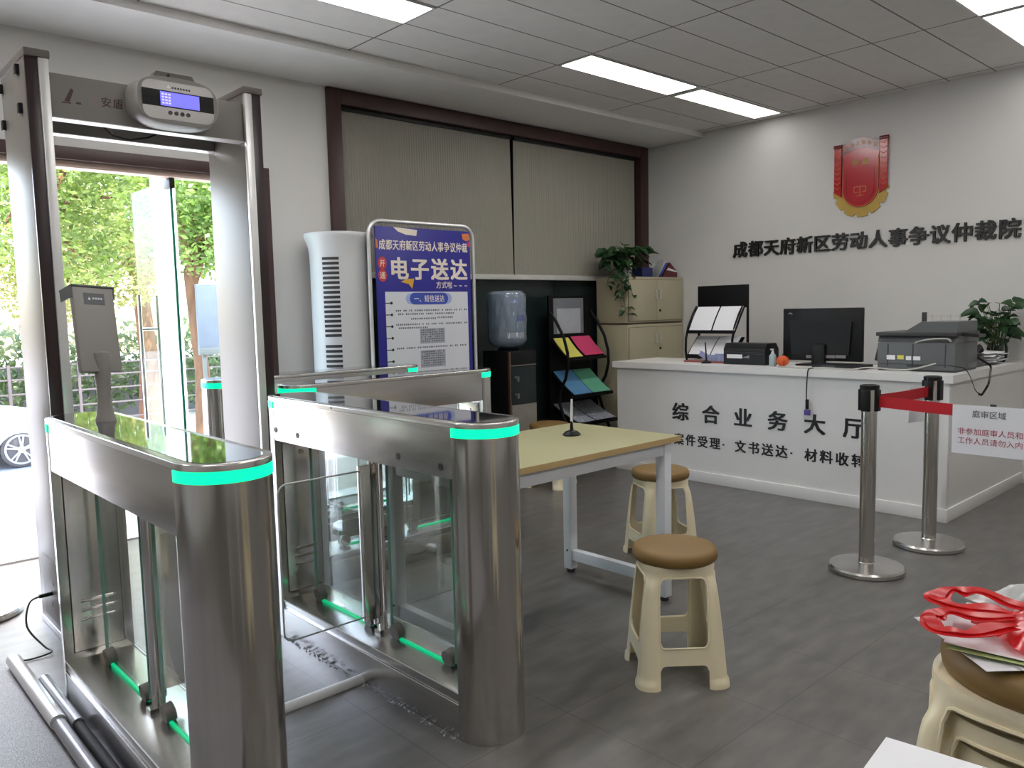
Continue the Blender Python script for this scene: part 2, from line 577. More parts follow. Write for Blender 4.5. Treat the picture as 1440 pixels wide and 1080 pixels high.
def text(mb, st, org, ux, uy, size, pitch, sx=1.0, bold=0.012, depth=0.004, slant=0.0):
    """characters centred on points org + ux*pitch*(i+.5); depth in metres, back face sits on the surface"""
    ux, uy = Vector(ux).normalized(), Vector(uy).normalized()
    n = ux.cross(uy)
    org = Vector(org)
    for i, ch in enumerate(st):
        if ch == ' ':
            continue
        vs, fs = glyph(ch, bold, round(depth / size, 5))
        if ord(ch) > 0x2000 or ch in '·、':
            cx = 0.5
        else:
            cx = (min(v[0] for v in vs) + max(v[0] for v in vs)) / 2
        o = org + ux * (pitch * (i + 0.5))
        bv = [mb.bm.verts.new(o + ux * ((v[0] - cx) * size * sx + (v[1] - 0.38) * size * slant) + uy * ((v[1] - 0.38) * size) + n * (v[2] * size + depth / 2)) for v in vs]
        for f in fs:
            try:
                mb.bm.faces.new([bv[k] for k in f])
            except ValueError:
                pass
    return mb

def arc(cx, cy, r, a0, a1, n):
    return [(cx + r * math.cos(a0 + (a1 - a0) * i / n), cy + r * math.sin(a0 + (a1 - a0) * i / n)) for i in range(n + 1)]

def rrect(x0, y0, x1, y1, r, n=5):
    return (arc(x1 - r, y0 + r, r, -PI / 2, 0, n) + arc(x1 - r, y1 - r, r, 0, PI / 2, n) +
            arc(x0 + r, y1 - r, r, PI / 2, PI, n) + arc(x0 + r, y0 + r, r, PI, 1.5 * PI, n))

def smooth(pts, n=6):
    P = [Vector(p) for p in pts]
    d = []
    for i in range(len(P) - 1):
        a = P[max(i - 1, 0)]; b = P[i]; c = P[i + 1]; e_ = P[min(i + 2, len(P) - 1)]
        for k in range(n):
            t = k / n
            d.append(.5 * ((2 * b) + (-a + c) * t + (2 * a - 5 * b + 4 * c - e_) * t * t + (-a + 3 * b - 3 * c + e_) * t ** 3))
    d.append(P[-1])
    return d

X, Y, Z = Vector((1, 0, 0)), Vector((0, 1, 0)), Vector((0, 0, 1))
# ================================================================== the room
XB, YW, ZC, XN, YN = 6.9, 5.3, 3.1, -2.6, -2.6
struct(MB().box(XN - .2, YN - .2, -0.12, XB + .2, YW + .2, 0.0).build('floor', 'floor'))
struct(MB().box(XN - .2, YN - .2, ZC, XB + .2, YW + .2, ZC + 0.15).build('ceiling', 'ceil'))
struct(MB().box(XN, 4.63, 3.05, XB, YW, ZC).build('trim_1', 'soffit'))
w = MB()
w.box(XN - .2, YW, 0, .12, YW + .2, ZC)
w.box(.12, YW, 2.412, 2.61, YW + .2, ZC)
w.box(2.61, YW, 0, 3.09, YW + .2, ZC)
w.box(3.09, YW, 3.045, 6.85, YW + .2, ZC)
w.box(3.09, YW, 0, 6.85, YW + .2, 0.25)
w.box(6.85, YW, 0, XB + .2, YW + .2, ZC)
struct(w.build('wall_left', 'wall'))
struct(MB().box(XB, YN - .2, 0, XB + .2, YW, ZC).build('wall_back', 'wall'))
struct(MB().box(XN, YN - .2, 0, XB, YN, ZC).build('wall_right', 'wall'))
struct(MB().box(XN - .2, YN, 0, XN, YW, ZC).build('wall_front', 'wall'))

# ---- window with pleated blinds and a dark lower panel
wi = SE('window_1', (4.97, YW, 0.25))
f = MB()
f.box(3.09, YW - .035, 0.25, 3.20, YW + .12, 3.045, .004)
f.box(6.72, YW - .035, 0.25, 6.85, YW + .12, 3.045, .004)
f.box(3.20, YW - .035, 2.935, 6.72, YW + .12, 3.045, .004)
f.box(3.20, YW - .035, 0.25, 6.72, YW + .12, 0.36, .004)
f.build('window_frame', 'brown', wi, True)
MB().box(3.20, YW - .02, 1.668, 6.72, YW + .10, 1.702, .003).build('transom', 'rail', wi, True)
MB().box(3.20, YW + .05, 0.36, 6.72, YW + .07, 1.668).build('pane', 'darkpane', wi, True)
p = MB()
for zz in (0.78, 1.22):
    p.box(3.20, YW + .044, zz, 6.72, YW + .05, zz + .012)
for xx in (4.41, 5.5):
    p.box(xx, YW + .044, 0.36, xx + .012, YW + .05, 1.668)
p.build('glazing_bar', 'darkpane', wi, True)
MB().box(3.20, YW + .09, 1.702, 6.72, YW + .10, 2.935).build('upper_pane', 'darkpane', wi, True)

def blind(x0t, x1t, x0b, x1b, label):
    o = T('pleated_blind', label, 'blind', ((x0t + x1t) / 2, YW + .03, 1.705), group='pleated blinds in the large window')
    n = int((x1t - x0t) / 0.024) * 4
    def fn(u, v):
        a = x0b + (x1b - x0b) * u
        b = x0t + (x1t - x0t) * u
        return (a + (b - a) * v, YW + .035 + 0.006 * math.sin(u * n / 4 * 2 * PI), 1.703 + v * (2.915 - 1.703))
    MB().grid(fn, n, 1).build('pleated_fabric', 'blind', o, True, ang=3.2)
    MB().box(x0t, YW + .015, 2.905, x1t, YW + .055, 2.934, .003).build('head_rail', 'black', o, True)
    MB().box(x0b, YW + .024, 1.7025, x1b, YW + .048, 1.716, .003).build('bottom_rail', 'rail', o, True)
    return o
blind(3.235, 4.945, 3.235, 4.962, 'left cream pleated blind behind the blue poster stand')
blind(4.985, 6.70, 4.972, 6.70, 'right cream pleated blind above the filing cabinets')

# ---- entrance door
do = SE('door_1', (1.4, YW, 0))
f = MB()
f.box(.12, YW - .03, 2.338, 2.61, YW + .15, 2.412, .003)
f.box(2.535, YW - .03, 0, 2.61, YW + .15, 2.338, .003)
f.box(.12, YW - .03, 0, .20, YW + .15, 2.338, .003)
f.build('door_frame', 'brown', do, True)
MB().box(.20, YW + .02, 2.30, 2.535, YW + .12, 2.338).build('transom_rail', mat('pale_lintel', lin((214, 190, 176)), .6), do, True)
MB().box(2.0, YW + .055, 0.02, 2.535, YW + .067, 2.30).build('fixed_pane', 'leafglass', do, True)
lf = MB().box(1.966, YW + .08, 0.02, 1.978, YW + .86, 2.295).build('glass_leaf', 'leafglass', do, True)
MB().box(1.964, YW + .074, 0.02, 1.98, YW + .086, 2.295).build('leaf_edge', 'gedge', lf, True)
h = MB()
for dx in (-.06, .06):
    h.tube([(1.972 + dx, YW + .64, .36), (1.972 + dx, YW + .64, 1.56)], .014, 12)
for zz in (.62, 1.32):
    h.tube([(1.912, YW + .64, zz), (2.032, YW + .64, zz)], .011, 10)
h.build('handle', 'chrome', lf, True)
MB().box(1.955, YW + .05, 2.235, 1.989, YW + .16, 2.298, .003).build('patch_hinge', 'black', lf, True)
struct(MB().box(.20, YW, 0.0, 2.535, YW + .2, 0.012).build('trim_2', 'alu'))

M['lamp_dim'] = glow('dimmed_light_diffuser', (1.0, 0.985, 0.96), LAMP * .27)  # dimmed copy of the diffuser, softens the hot spot on the back wall
# ---- ceiling lights
def light(x0, x1, y0, y1, label, m='lamp'):
    o = T('ceiling_light', label, 'ceiling light', ((x0 + x1) / 2, (y0 + y1) / 2, ZC), group='flat ceiling light panels')
    fr = MB()
    t = .012
    fr.box(x0, y0, ZC - .008, x1, y0 + t, ZC).box(x0, y1 - t, ZC - .008, x1, y1, ZC)
    fr.box(x0, y0 + t, ZC - .008, x0 + t, y1 - t, ZC).box(x1 - t, y0 + t, ZC - .008, x1, y1 - t, ZC)
    fr.build('frame', 'alu', o, True)
    MB().box(x0 + t, y0 + t, ZC - .006, x1 - t, y1 - t, ZC).build('diffuser', m, o, True)
light(1.60, 2.875, 3.69, 4.0, 'long ceiling light panel at the top edge above the detector arch')
light(4.19, 5.44, 3.69, 3.99, 'long ceiling light panel over the middle, left of the pair')
light(5.515, 6.76, 3.71, 3.99, 'ceiling light panel nearest the back wall, right of the pair', 'lamp_dim')
light(4.19, 5.47, 1.40, 1.735, 'ceiling light panel in the upper right corner, nearer one')
light(5.51, 6.78, 1.40, 1.735, 'ceiling light panel in the upper right corner, farther one', 'lamp_dim')

light(1.60, 2.875, 1.40, 1.735, 'unseen light panel added right above the turnstile lanes')  # unseen fill panel, added to light the room more evenly
for xa, lb_ in ((-1.0, 'left'), (1.60, 'middle'), (4.19, 'right')):
    light(xa, xa + 1.275, -.9, -.57, 'unseen light panel added in a row behind the camera, %s one' % lb_)  # unseen row, added as fill light from behind the camera
light(-1.0, .275, 1.40, 1.735, 'unseen light panel added left of the camera, nearer the camera')  # unseen, added to brighten the near side of the room
light(-1.0, .275, 3.69, 4.0, 'unseen light panel added left of the camera, nearer the door wall')  # unseen, added to brighten the room towards the door wall

# ================================================================== turnstiles
R_, H_ = 0.12, 1.05
def turnstile(label, loc, rz, L, flap, side_holes=0):
    t = T('turnstile', label, 'turnstile gate', loc, rz, 'stainless steel turnstile gates')
    h = L / 2
    r = R_
    for sgn, nm in ((-1, 'near'), (1, 'far')):
        prof = arc(0, sgn * h, r, 0 if sgn > 0 else PI, PI if sgn > 0 else 2 * PI, 28)
        prof = prof + [(prof[-1][0], sgn * (h - .012)), (prof[0][0], sgn * (h - .012))]
        post = MB().slab(prof, 0, 1.002).build('end_post', 'steel', t, ang=.5)
        rp = arc(0, sgn * h, r + .0015, 0 if sgn > 0 else PI, PI if sgn > 0 else 2 * PI, 28)
        rp = [(rp[0][0], sgn * (h - .012))] + rp + [(rp[-1][0], sgn * (h - .012))]
        MB().slab(rp, 1.002, 1.031).build('light_band', 'led', t, ang=.5)
        yf = sgn * (h - .012)
        MB().box(-.088, min(yf, yf - sgn * .001), .182, .088, max(yf, yf - sgn * .001), .848).build('panel_gap', 'printer2', post)
        ap = MB().box(-.085, min(yf, yf - sgn * .004), .185, .085, max(yf, yf - sgn * .004), .845, .001).build('access_panel', 'steelh', post)
        for k in range(3):
            zz = .30 + k * .035
            MB().tube([(-.055, yf - sgn * .004, zz), (.055, yf - sgn * .004, zz)], .006, 8).build('louvre', 'steel', post)
        MB().cyl((-.0, yf - sgn * .003, .80), (-.0, yf - sgn * .010, .80), .011, seg=16).build('key_lock', 'chrome', post)
    bm_ = MB().box(-r + .001, -h + .0125, .865, r - .001, h - .0125, 1.031, .001).build('beam', 'steelh', t)
    if side_holes:
        for yy, zz in ((h - .03, .91), (h - .22, .905), (-h + .31, .905), (-h + .07, .90)):
            MB().cyl((side_holes * r * .985, yy, zz), (side_holes * (r + .0006), yy, zz), .012, seg=14).build('hole_plug', 'black', bm_)
    st = arc(0, h, r + .001, 0, PI, 24) + arc(0, -h, r + .001, PI, 2 * PI, 24)
    cap = MB().slab(st, 1.0325, H_, .004).build('cap', 'steelh', t, ang=.9)
    st2 = arc(0, h + .01, r - .026, 0, PI, 24) + arc(0, -h - .01, r - .026, PI, 2 * PI, 24)
    MB().slab(st2, H_ - .004, H_ + .0012).build('top_panel', 'black_gloss', cap)
    if side_holes:
        MB().cyl((side_holes * (r), .12, 1.041), (side_holes * (r + .0016), .12, 1.041), .004, seg=10).build('pin_hole', 'black', cap)
    pl = MB().box(-r + .001, -h + .0125, 0, r - .001, h - .0125, .118, .0015).box(-r + .005, -h + .0125, .118, r - .005, h - .0125, .155, .002)
    pl = pl.build('plinth', 'steelh', t)
    for sx_ in (-1, 1):
        MB().box(min(sx_ * (r - .006), sx_ * (r - .003)), -h + .013, .153, max(sx_ * (r - .006), sx_ * (r - .003)), h - .013, .1565).box(min(sx_ * (r - .002), sx_ * (r + .0005)), -h + .013, .1165, max(sx_ * (r - .002), sx_ * (r + .0005)), h - .013, .1195).build('edge_highlight', 'alu', pl)  # pale strips stand in for highlights along the plinth edges
    # two fixed panes on clamps, lit from below
    for a, b in ((-h + .17, -.06), (.06, h - .10)):
        g = MB().box(-.005, a, .172, .005, b, .862).build('glass_panel', 'paneglass', t)
        MB().box(-.0054, a - .0005, .172, .0054, a + .002, .862).build('panel_edge', mat_edge, g)
        MB().box(-.0054, b - .002, .172, .0054, b + .0005, .862).build('panel_edge', mat_edge, g)
        MB().box(-.0052, a + .02, .1552, .0052, b - .02, .1635).build('light_strip', 'led2', t)
        for yy in (a + .035, b - .035):
            MB().cyl((-.016, yy, .18), (.016, yy, .185), .030, seg=20).build('glass_clamp', 'detcap', t)
    sp = MB().cyl((0, 0, .155), (0, 0, .866), .017, seg=16)
    sp.cyl((flap * .022, .012, .19), (flap * .022, .012, .85), .012, seg=12)
    sp.box(-.03, -.02, .155, .03, .02, .17)
    sp.build('spindle', 'chrome', t)
    c = MB().box(min(flap * .02, flap * .085), -.012, .22, max(flap * .02, flap * .085), .012, .825, .002)
    fl = rrect(.03, .235, .415, .805, .035)
    fo = MB().prism(fl, lambda u, v: (flap * u, -.005, v), lambda u, v: (flap * u, .005, v)).build('flap', 'acrylic', t, ang=.5)
    rim = MB().tube([(flap * u, 0, v) for u, v in fl], .0035, 6, closed=True).build('flap_edge', mat_flap_edge, fo)
    c.build('flap_clamp', 'steel', fo)
    return t
mat_edge = mat('green_pane_edge', (0.25, 0.5, 0.42), .2)
mat_flap_edge = mat('frosted_flap_edge', (0.62, 0.65, 0.64), .25)
turnstile('nearest steel turnstile at left, with the face scanner on top', (.805, 2.575, 0), 0, 1.235, 1)
turnstile('steel turnstile in the middle foreground with bolted side holes, glass flap toward the lane', (1.666, 2.585, 0), 0, 1.25, -1, -1)
turnstile('steel turnstile behind the middle one, turned sideways in front of the poster stand', (2.525, 3.72, 0), -PI / 2, 1.12, -1)
turnstile('rearmost steel turnstile, its round end seen through the arch beside the glass door', (2.45, 4.42, 0), -PI / 2, 1.20, 1)

# ---- face scanner standing on the nearest turnstile
fs = T('face_scanner', 'grey face scanner tablet on a post atop the nearest turnstile', 'scanner', (.815, 2.95, 1.0512))
MB().lathe([(0, 0), (.033, 0), (.033, .006), (.028, .02), (.023, .06), (.022, .10), (.025, .16), (.030, .225), (.028, .235), (0, .24)], 0, 0, 24).build('post', 'detg', fs)
tl = Matrix.Translation((-.005, .005, .225)) @ Matrix.Rotation(math.radians(-14), 4, 'X') @ Matrix.Rotation(math.radians(1.0), 4, 'Y') @ Matrix.Rotation(math.radians(12), 4, 'Z')
b = MB().box(-.070, -.012, -.06, .070, .016, .24, .008, tl)
bd = b.build('tablet_body', 'detg', fs)
MB().box(-.060, .0161, -.045, .060, .0175, .215, .0, tl).build('screen', 'black_gloss', bd)
v = MB().box(-.073, -.016, .236, .073, .075, .243, .002, tl).box(-.073, -.012, .20, -.069, .07, .238, 0, tl).box(.069, -.012, .20, .073, .07, .238, 0, tl)
v.build('visor', 'printer', fs)
lp = MB().box(-.035, -.0132, .175, .035, -.012, .215, 0, tl).build('label_plate', 'printer', bd)
tx = MB()
o3 = tl @ Vector((-.028, -.0134, .196))
ux3 = (tl.to_3x3() @ X)
uz3 = (tl.to_3x3() @ Z)
tx.poly([o3 + ux3 * .006 - uz3 * .005, o3 + ux3 * .016 - uz3 * .005, o3 + ux3 * .011 + uz3 * .006])
for k in range(4):
    q = o3 + ux3 * (.022 + k * .009)
    tx.poly([q - uz3 * .003, q + ux3 * .006 - uz3 * .003, q + ux3 * .006 + uz3 * .004, q + uz3 * .004])
tx.build('label_print', 'whiteprint', lp)

# ---- walk-through metal detector
dt = T('metal_detector', 'grey walk-through metal detector arch just inside the door', 'metal detector', (1.325, 3.96, 0))
Y0, Y1, HD = 3.745, 4.19, 2.465
for nm, xo, sg in (('L', .825, 1), ('R', 1.825, -1)):
    xi = xo + sg * .085
    pan = MB().box(min(xo, xi), Y0 + .012, .02, max(xo, xi), Y1, HD, .006).build('side_panel', 'det', dt, True)
    e1 = xo + sg * .047
    MB().box(min(xo, e1) , Y0 - .004, .02, max(xo, e1), Y0 + .0125, HD, .002).build('dark_strip', 'detdark', pan, True)
    MB().box(min(e1, xi), Y0 - .012, .02, max(e1, xi), Y0 + .0125, HD, .006).build('pale_edge_strip', 'alu', pan, True)
    cp = MB()
    cp.grid(lambda u, v: (min(xo, xi) - .006 + v * .097, Y0 - .02 + u * (Y1 - Y0 + .02), HD + .006 + .055 * math.sin(PI * u) ** .8 * .35 + (.0 if 0 < u < 1 else 0)), 20, 1)
    capm = MB().box(min(xo, xi) - .006, Y0 - .02, HD - .006, max(xo, xi) + .006, Y1 + .008, HD + .026, .008)
    capm.build('top_cap', 'detcap', pan, True)
    cp.bm.free()
    if sg == 1:
        for yy, zz in ((3.847, 2.425), (4.165, 2.412), (3.838, 2.268), (4.155, 2.256)):
            MB().box(xo - .016, yy - .016, zz - .022, xo + .002, yy + .016, zz + .022, .005).build('plug_cover', 'black', pan, True)
        sk = MB()
        for yy, zz in ((3.93, .235), (3.955, .185), (3.965, .135)):
            sk.box(xo - .004, yy - .012, zz - .012, xo + .002, yy + .012, zz + .012, .002)
        sk.build('socket', 'black', pan, True)
        MB().box(xo - .003, 3.80, .06, xo + .001, 4.1, .34, .001).build('service_plate', 'detcap', pan, True)
    MB().box(min(xo, xi) - .004, Y0 - .012, 0, max(xo, xi) + .004, Y1 + .004, .03, .003).build('foot_rail', 'alu', pan, True)
xi0, xi1 = .91, 1.74
fb = MB().box(xi0, 3.76, 2.236, xi1, 3.82, 2.415, .004).build('front_crossbar', 'detg', dt, True)
MB().box(xi0, 3.757, 2.232, xi1, 3.822, 2.2365, .001).build('bottom_trim', 'alu', fb, True)
bb = MB().box(xi0, 4.11, 2.246, xi1, 4.17, 2.415, .004).build('rear_crossbar', 'detg', dt, True)
MB().box(xi0, 4.107, 2.241, xi1, 4.172, 2.2465, .001).build('bottom_trim', 'alu', bb, True)
MB().box(xi0, 3.81, 2.405, xi1, 4.12, 2.415).build('top_tray', 'detcap', dt, True)
lg = MB().poly([(.965, 3.7585, 2.305), (.985, 3.7585, 2.305), (1.003, 3.7585, 2.355), (.992, 3.7585, 2.362)])
lg.poly([(1.008, 3.7585, 2.30), (1.03, 3.7585, 2.30), (1.026, 3.7585, 2.309), (1.01, 3.7585, 2.309)])
lg.poly([(.955, 3.7585, 2.298), (.99, 3.7585, 2.298), (.99, 3.7585, 2.303), (.955, 3.7585, 2.303)])
dr_ = mat('dark_red_print', lin((84, 58, 58)), .5)
lg.build('triangle_logo', dr_, fb, True, fix=False)
for i, ch in enumerate('安盾'):
    text(MB(), ch, (1.105 + .047 * i, 3.7595, 2.325), X, Z, .044, .047, 1, .01, .001).build('character', dr_, fb, True, fix=False)
lg = text(MB(), '成', (1.055, 3.7595, 2.325), X, Z, .042, .045, 1, .0, .001)
lg.build('faded_lettering', mat('faded_pink_print', lin((158, 136, 134)), .5), fb, True, fix=False)
cb = MB().tube([(1.13, 3.83, 2.236), (1.17, 3.84, 2.205), (1.24, 3.84, 2.195), (1.32, 3.84, 2.215), (1.36, 3.83, 2.236)], .004, 6)
cb.build('loose_wire', 'black', fb, True)
bx = 1.395
outl = []
for i in range(48):
    a = 2 * PI * i / 48
    c, s_ = math.cos(a), math.sin(a)
    k = (abs(c) ** 3.2 + abs(s_) ** 3.2) ** (-1 / 3.2)
    outl.append((bx + .188 * k * c, 2.345 + .108 * k * s_))
def ring_shell(mb, ol, ys):
    prev = None
    cx_ = sum(p[0] for p in ol) / len(ol); cz_ = sum(p[1] for p in ol) / len(ol)
    for yy, sc in ys:
        rg = [mb.bm.verts.new((cx_ + (p[0] - cx_) * sc, yy, cz_ + (p[1] - cz_) * sc)) for p in ol]
        if prev:
            for i in range(len(rg)):
                mb.bm.faces.new((prev[i], prev[(i + 1) % len(rg)], rg[(i + 1) % len(rg)], rg[i]))
        else:
            mb.bm.faces.new(rg)
        prev = rg
    mb.bm.faces.new(prev)
    return mb
hb = ring_shell(MB(), outl, ((3.765, 1.0), (3.70, 1.0), (3.66, .97), (3.648, .93))).build('display_housing', 'detg', dt, True)
MB().prism([(bx - .11, 2.43), (bx + .09, 2.43), (bx + .07, 2.468), (bx - .085, 2.468)], lambda u, v: (u, 3.66, v), lambda u, v: (u, 3.74, v)).build('alarm_lamp', 'detcap', hb, True)
MB().cyl((bx - .035, 3.659, 2.455), (bx - .035, 3.655, 2.455), .006, seg=10).build('lamp_dot', 'black', hb, True)
fpl = MB().prism(rrect(bx - .155, 2.262, bx + .155, 2.425, .04), lambda u, v: (u, 3.649, v), lambda u, v: (u, 3.645, v)).build('face_plate', mat('silver_face_plate', lin((182, 178, 176)), .35, .2), hb, True)
MB().box(bx - .155, 3.6435, 2.315, bx + .155, 3.6455, 2.385).build('black_band', 'black_gloss', fpl, True)
MB().box(bx - .080, 3.642, 2.320, bx + .090, 3.644, 2.380).build('screen', 'screen', fpl, True)
lc = MB()
for k in range(4):
    for q in range(3):
        lc.box(bx - .074 + q * .014, 3.6415, 2.328 + k * .0125, bx - .064 + q * .014, 3.642, 2.335 + k * .0125)
lc.build('screen_text', 'lcdtext', fpl, True)
bt = MB()
for k in range(4):
    bt.cyl((bx - .04 + k * .026, 3.645, 2.293), (bx - .04 + k * .026, 3.642, 2.293), .009, seg=14)
bt.build('button', 'printer2', fpl, True)
lt = MB().poly([(bx - .05, 3.6445, 2.398), (bx - .034, 3.6445, 2.398), (bx - .042, 3.6445, 2.412)])
lt.build('triangle_mark', 'whiteprint', fpl, True)
lt = MB()
for k in range(7):
    lt.box(bx - .028 + k * .012, 3.6442, 2.397, bx - .020 + k * .012, 3.645, 2.405)
lt.build('plate_print', 'ink', fpl, True)
# ---- power lead and cable covers on the floor by the nearest turnstile
pc = T('power_cable', 'thin black power lead plugged low into the metal detector', 'cable', (.78, 3.95, 0))
MB().tube([(.826, 3.955, .185), (.77, 3.95, .185)], .009, 10).build('plug', 'black', pc, True)
MB().tube(smooth([(.77, 3.95, .185), (.725, 3.93, .17), (.70, 3.87, .09), (.74, 3.78, .02), (.755, 3.72, .012), (.72, 3.705, .008), (.66, 3.71, .006), (.625, 3.71, .02)]), .004, 6).build('lead', 'black', pc, True)
gp = mat('grey_cover_plastic', (0.32, .32, .34), .3, .3)
o = T('cable_cover', 'outer grey floor cable pipe running along the nearest turnstile', 'cable cover', (.612, 2.4, 0), group='grey pipes on the floor beside the nearest turnstile')
MB().tube([(.612, 3.70, .026), (.612, 3.0, .026)], .027, 16).build('upper_length', 'alu', o, True)
MB().tube([(.612, 3.02, .0225), (.612, 1.2, .0225)], .0225, 16).build('lower_length', gp, o, True)
o = T('cable_cover', 'inner dark floor cable pipe tight against the nearest turnstile', 'cable cover', (.6615, 2.4, 0), group='grey pipes on the floor beside the nearest turnstile')
MB().tube([(.6615, 3.42, .02), (.6615, 2.95, .02)], .021, 16).build('upper_length', gp, o, True)
MB().tube([(.6615, 2.97, .0175), (.6615, 1.2, .0175)], .0175, 16).build('lower_length', 'rubber', o, True)
o = MB().tube([(.925, 2.565, .0), (1.55, 2.57, .0)], .024, 16).build('floor_cable_duct', mat('white_duct_plastic', (.72, .74, .74), .4))
tag(o, 'white round cable duct crossing the lane floor between the two front turnstiles', 'cable duct')
cr = MB()
for k in range(170):
    q_ = Vector((1.546 - rnd.uniform(.002, .022), rnd.uniform(1.97, 3.2), .003))
    s_ = rnd.uniform(.0015, .0035)
    cr.box(q_.x - s_, q_.y - s_ * .8, 0.0005, q_.x + s_ * .7, q_.y + s_, s_, 0, Matrix.Translation(q_) @ Matrix.Rotation(rnd.uniform(0, 3), 4, 'Z') @ Matrix.Translation(-q_))
o = cr.build('sealant_crumbs', mat('pale_sealant', (.5, .5, .52), .7, vary=.5, scale=60))
tag(o, 'line of pale crumbs of sealant along the foot of the middle turnstile', 'crumbs')
o['kind'] = 'stuff'
# ---- mat and a stanchion at the left edge
o = MB().box(-1.4, 0.6, 0.0, .585, 4.25, .004).build('entrance_mat', 'mat')
tag(o, 'dark woven entrance mat on the floor at the left edge', 'floor mat')
# ================================================================== stanchions
def stanchion(label, loc, rz=0.0, white=False, grp='belt barrier posts'):
    o = T('barrier_post', label, 'barrier post', loc, rz, grp)
    MB().lathe([(0, 0), (.182, 0), (.186, .006), (.186, .022), (.180, .032), (.12, .040), (.045, .046), (.040, .05), (0, .05)], 0, 0, 48).build('base', 'steelh' if not white else 'white', o, ang=.4)
    MB().cyl((0, 0, .045), (0, 0, .885), .038, seg=28).build('pole', 'steel', o)
    hd = MB().lathe([(0, .838), (.041, .838), (.041, .952), (.046, .953), (.046, .968), (.04, .972), (0, .972)], 0, 0, 28).build('belt_head', 'steel', o, ang=.5)
    sl = MB()
    for a in (0, PI / 2, PI, 1.5 * PI):
        mm = Matrix.Rotation(a, 4, 'Z')
        sl.box(.034, -.022, .842, .050, .022, .952, .003, mm)
    sl.build('belt_slot', 'black', hd)
    MB().lathe([(.0395, .952), (.0472, .952), (.0472, .973), (.041, .976), (.036, .973)], 0, 0, 28).build('top_ring', 'black', hd)
    return o
s1p, s2p = Vector((4.107, 1.755, 0)), Vector((4.765, 1.685, 0))
d12 = (s1p - s2p).normalized()
d13 = Vector((-.02, -1, 0)).normalized()
s1 = stanchion('left-hand steel barrier post in front of the white counter', s1p, math.atan2(d13.y, d13.x))
s2 = stanchion('right-hand steel barrier post nearer the counter corner', s2p, math.atan2(d12.y, d12.x))
s3p = s1p + d13 * 1.9
s3 = stanchion('steel barrier post just outside the right edge holding the end of the red belt', s3p, math.atan2(-d13.y, -d13.x))
stanchion('barrier post by the door at the left edge, only its round base inside the photo', (.61, 4.46, 0), 0, False)
def belt(parent, a, b, z0, sag=0.012, w=.05):
    a, b = Vector(a), Vector(b)
    n = 14
    pts = [a + (b - a) * (i / n) + Z * (z0 - sag * 4 * (i / n) * (1 - i / n)) for i in range(n + 1)]
    return MB().strap(pts, w, .0022, Z).build('retractable_belt', 'red', parent, True, ang=.6)

belt(s1, s1p + d13 * .05, s3p - d13 * .05, .892, .022, .056)
belt(s2, s2p + d12 * .05, s1p - d12 * .05, .892, .004, .056)

def hung_sheet(name, label, cat, p0, d, w, h, ztop, curl=.01, m='paper'):
    n = d.cross(Z).normalized()
    o = T(name, label, cat, Vector(p0) + Z * (ztop - h))
    mb = MB()
    mb.grid(lambda u, v: Vector(p0) + d * (w * u) + n * (.006 + curl * math.sin(u * 3.0) * v) + Z * (ztop - h * v), 10, 6)
    mb.build('sheet', m, o, True, solid=.0006, ang=.25)
    return o, n
sp0 = s1p + d13 * .40
sg, sn = hung_sheet('notice_sheet', 'white printed notice taped over the red belt at the right edge', 'notice', sp0, d13, .325, .232, .906, 0.0)
tm = MB()
q = sp0 + sn * .0075
text(tm, '庭审区域', q + d13 * .085 + Z * .866, d13, Z, .036, .036, 1, .004, .0005)
tm.build('heading', 'greyink', sg, True, fix=False)
tm = MB()
text(tm, '非参加庭审人员和', q + d13 * .024 + Z * .782, d13, Z, .034, .0345, 1, .0, .0005)
text(tm, '工作人员请勿入内', q + d13 * .024 + Z * .738, d13, Z, .034, .0345, 1, .0, .0005)
tm.build('printed_lines', 'redink', sg, True, fix=False)
tm = MB()
tm.box(-.012, -.004, 0, .012, .012, .03, .002, Matrix.Translation(sp0 + d13 * .17 + Z * .886) @ Matrix.Rotation(math.atan2(d13.y, d13.x), 4, 'Z'))
tm.build('binder_clip', 'printer2', sg, True)
hp, _n = hung_sheet('hanging_paper', 'plain white paper hanging over the short red belt beside the right-hand post', 'paper', s2p + d12 * .09 + Vector((0.012, .0, 0)), d12, .16, .20, .925, .03)

# ================================================================== reception counter
CX, CY0, CY1 = 5.335, 1.79, 4.45
ct = T('reception_counter', 'white L-shaped reception counter with black lettering on its front', 'counter', (5.6, 3.1, 0))
b = MB()
b.box(CX, CY0, .0, CX + .04, CY1, .885)
b.box(CX + .04, CY1 - .04, 0, CX + .58, CY1, .885)
b.box(CX + .04, CY0, 0, XB - .003, CY0 + .04, .885)
b.box(CX + .55, CY0 + .55, 0, CX + .58, CY1 - .04, .885)
b.build('front_panel', 'offwhite', ct, True)
tp = MB()
lpts = [(CX - .03, CY0 - .03), (XB - .003, CY0 - .03), (XB - .003, CY0 + .60), (CX + .61, CY0 + .60), (CX + .61, CY1 + .03), (CX - .03, CY1 + .03)]
tp.prism(lpts, lambda u, v: (u, v, .885), lambda u, v: (u, v, .935))
tp.build('countertop', 'offwhite', ct, True)
bs = MB().box(CX - .012, CY0 - .012, 0, CX + .001, CY1 + .01, .085, .003).box(CX, CY0 - .012, 0, XB - .004, CY0 + .001, .085, .003)
bs.build('kick_board', 'offwhite', ct, True)
MB().box(CX - .004, CY0 - .004, .085, CX + .04, CY0 + .03, .885, .002).build('corner_post', 'offwhite', ct, True)
for i, ch in enumerate('综合业务大厅'):
    text(MB(), ch, (CX - .0005, 3.935 - .2835 * i, .548), -Y, Z, .150, .2835, 1.08, .027, .004).build('large_character', 'ink', ct, True, fix=False)
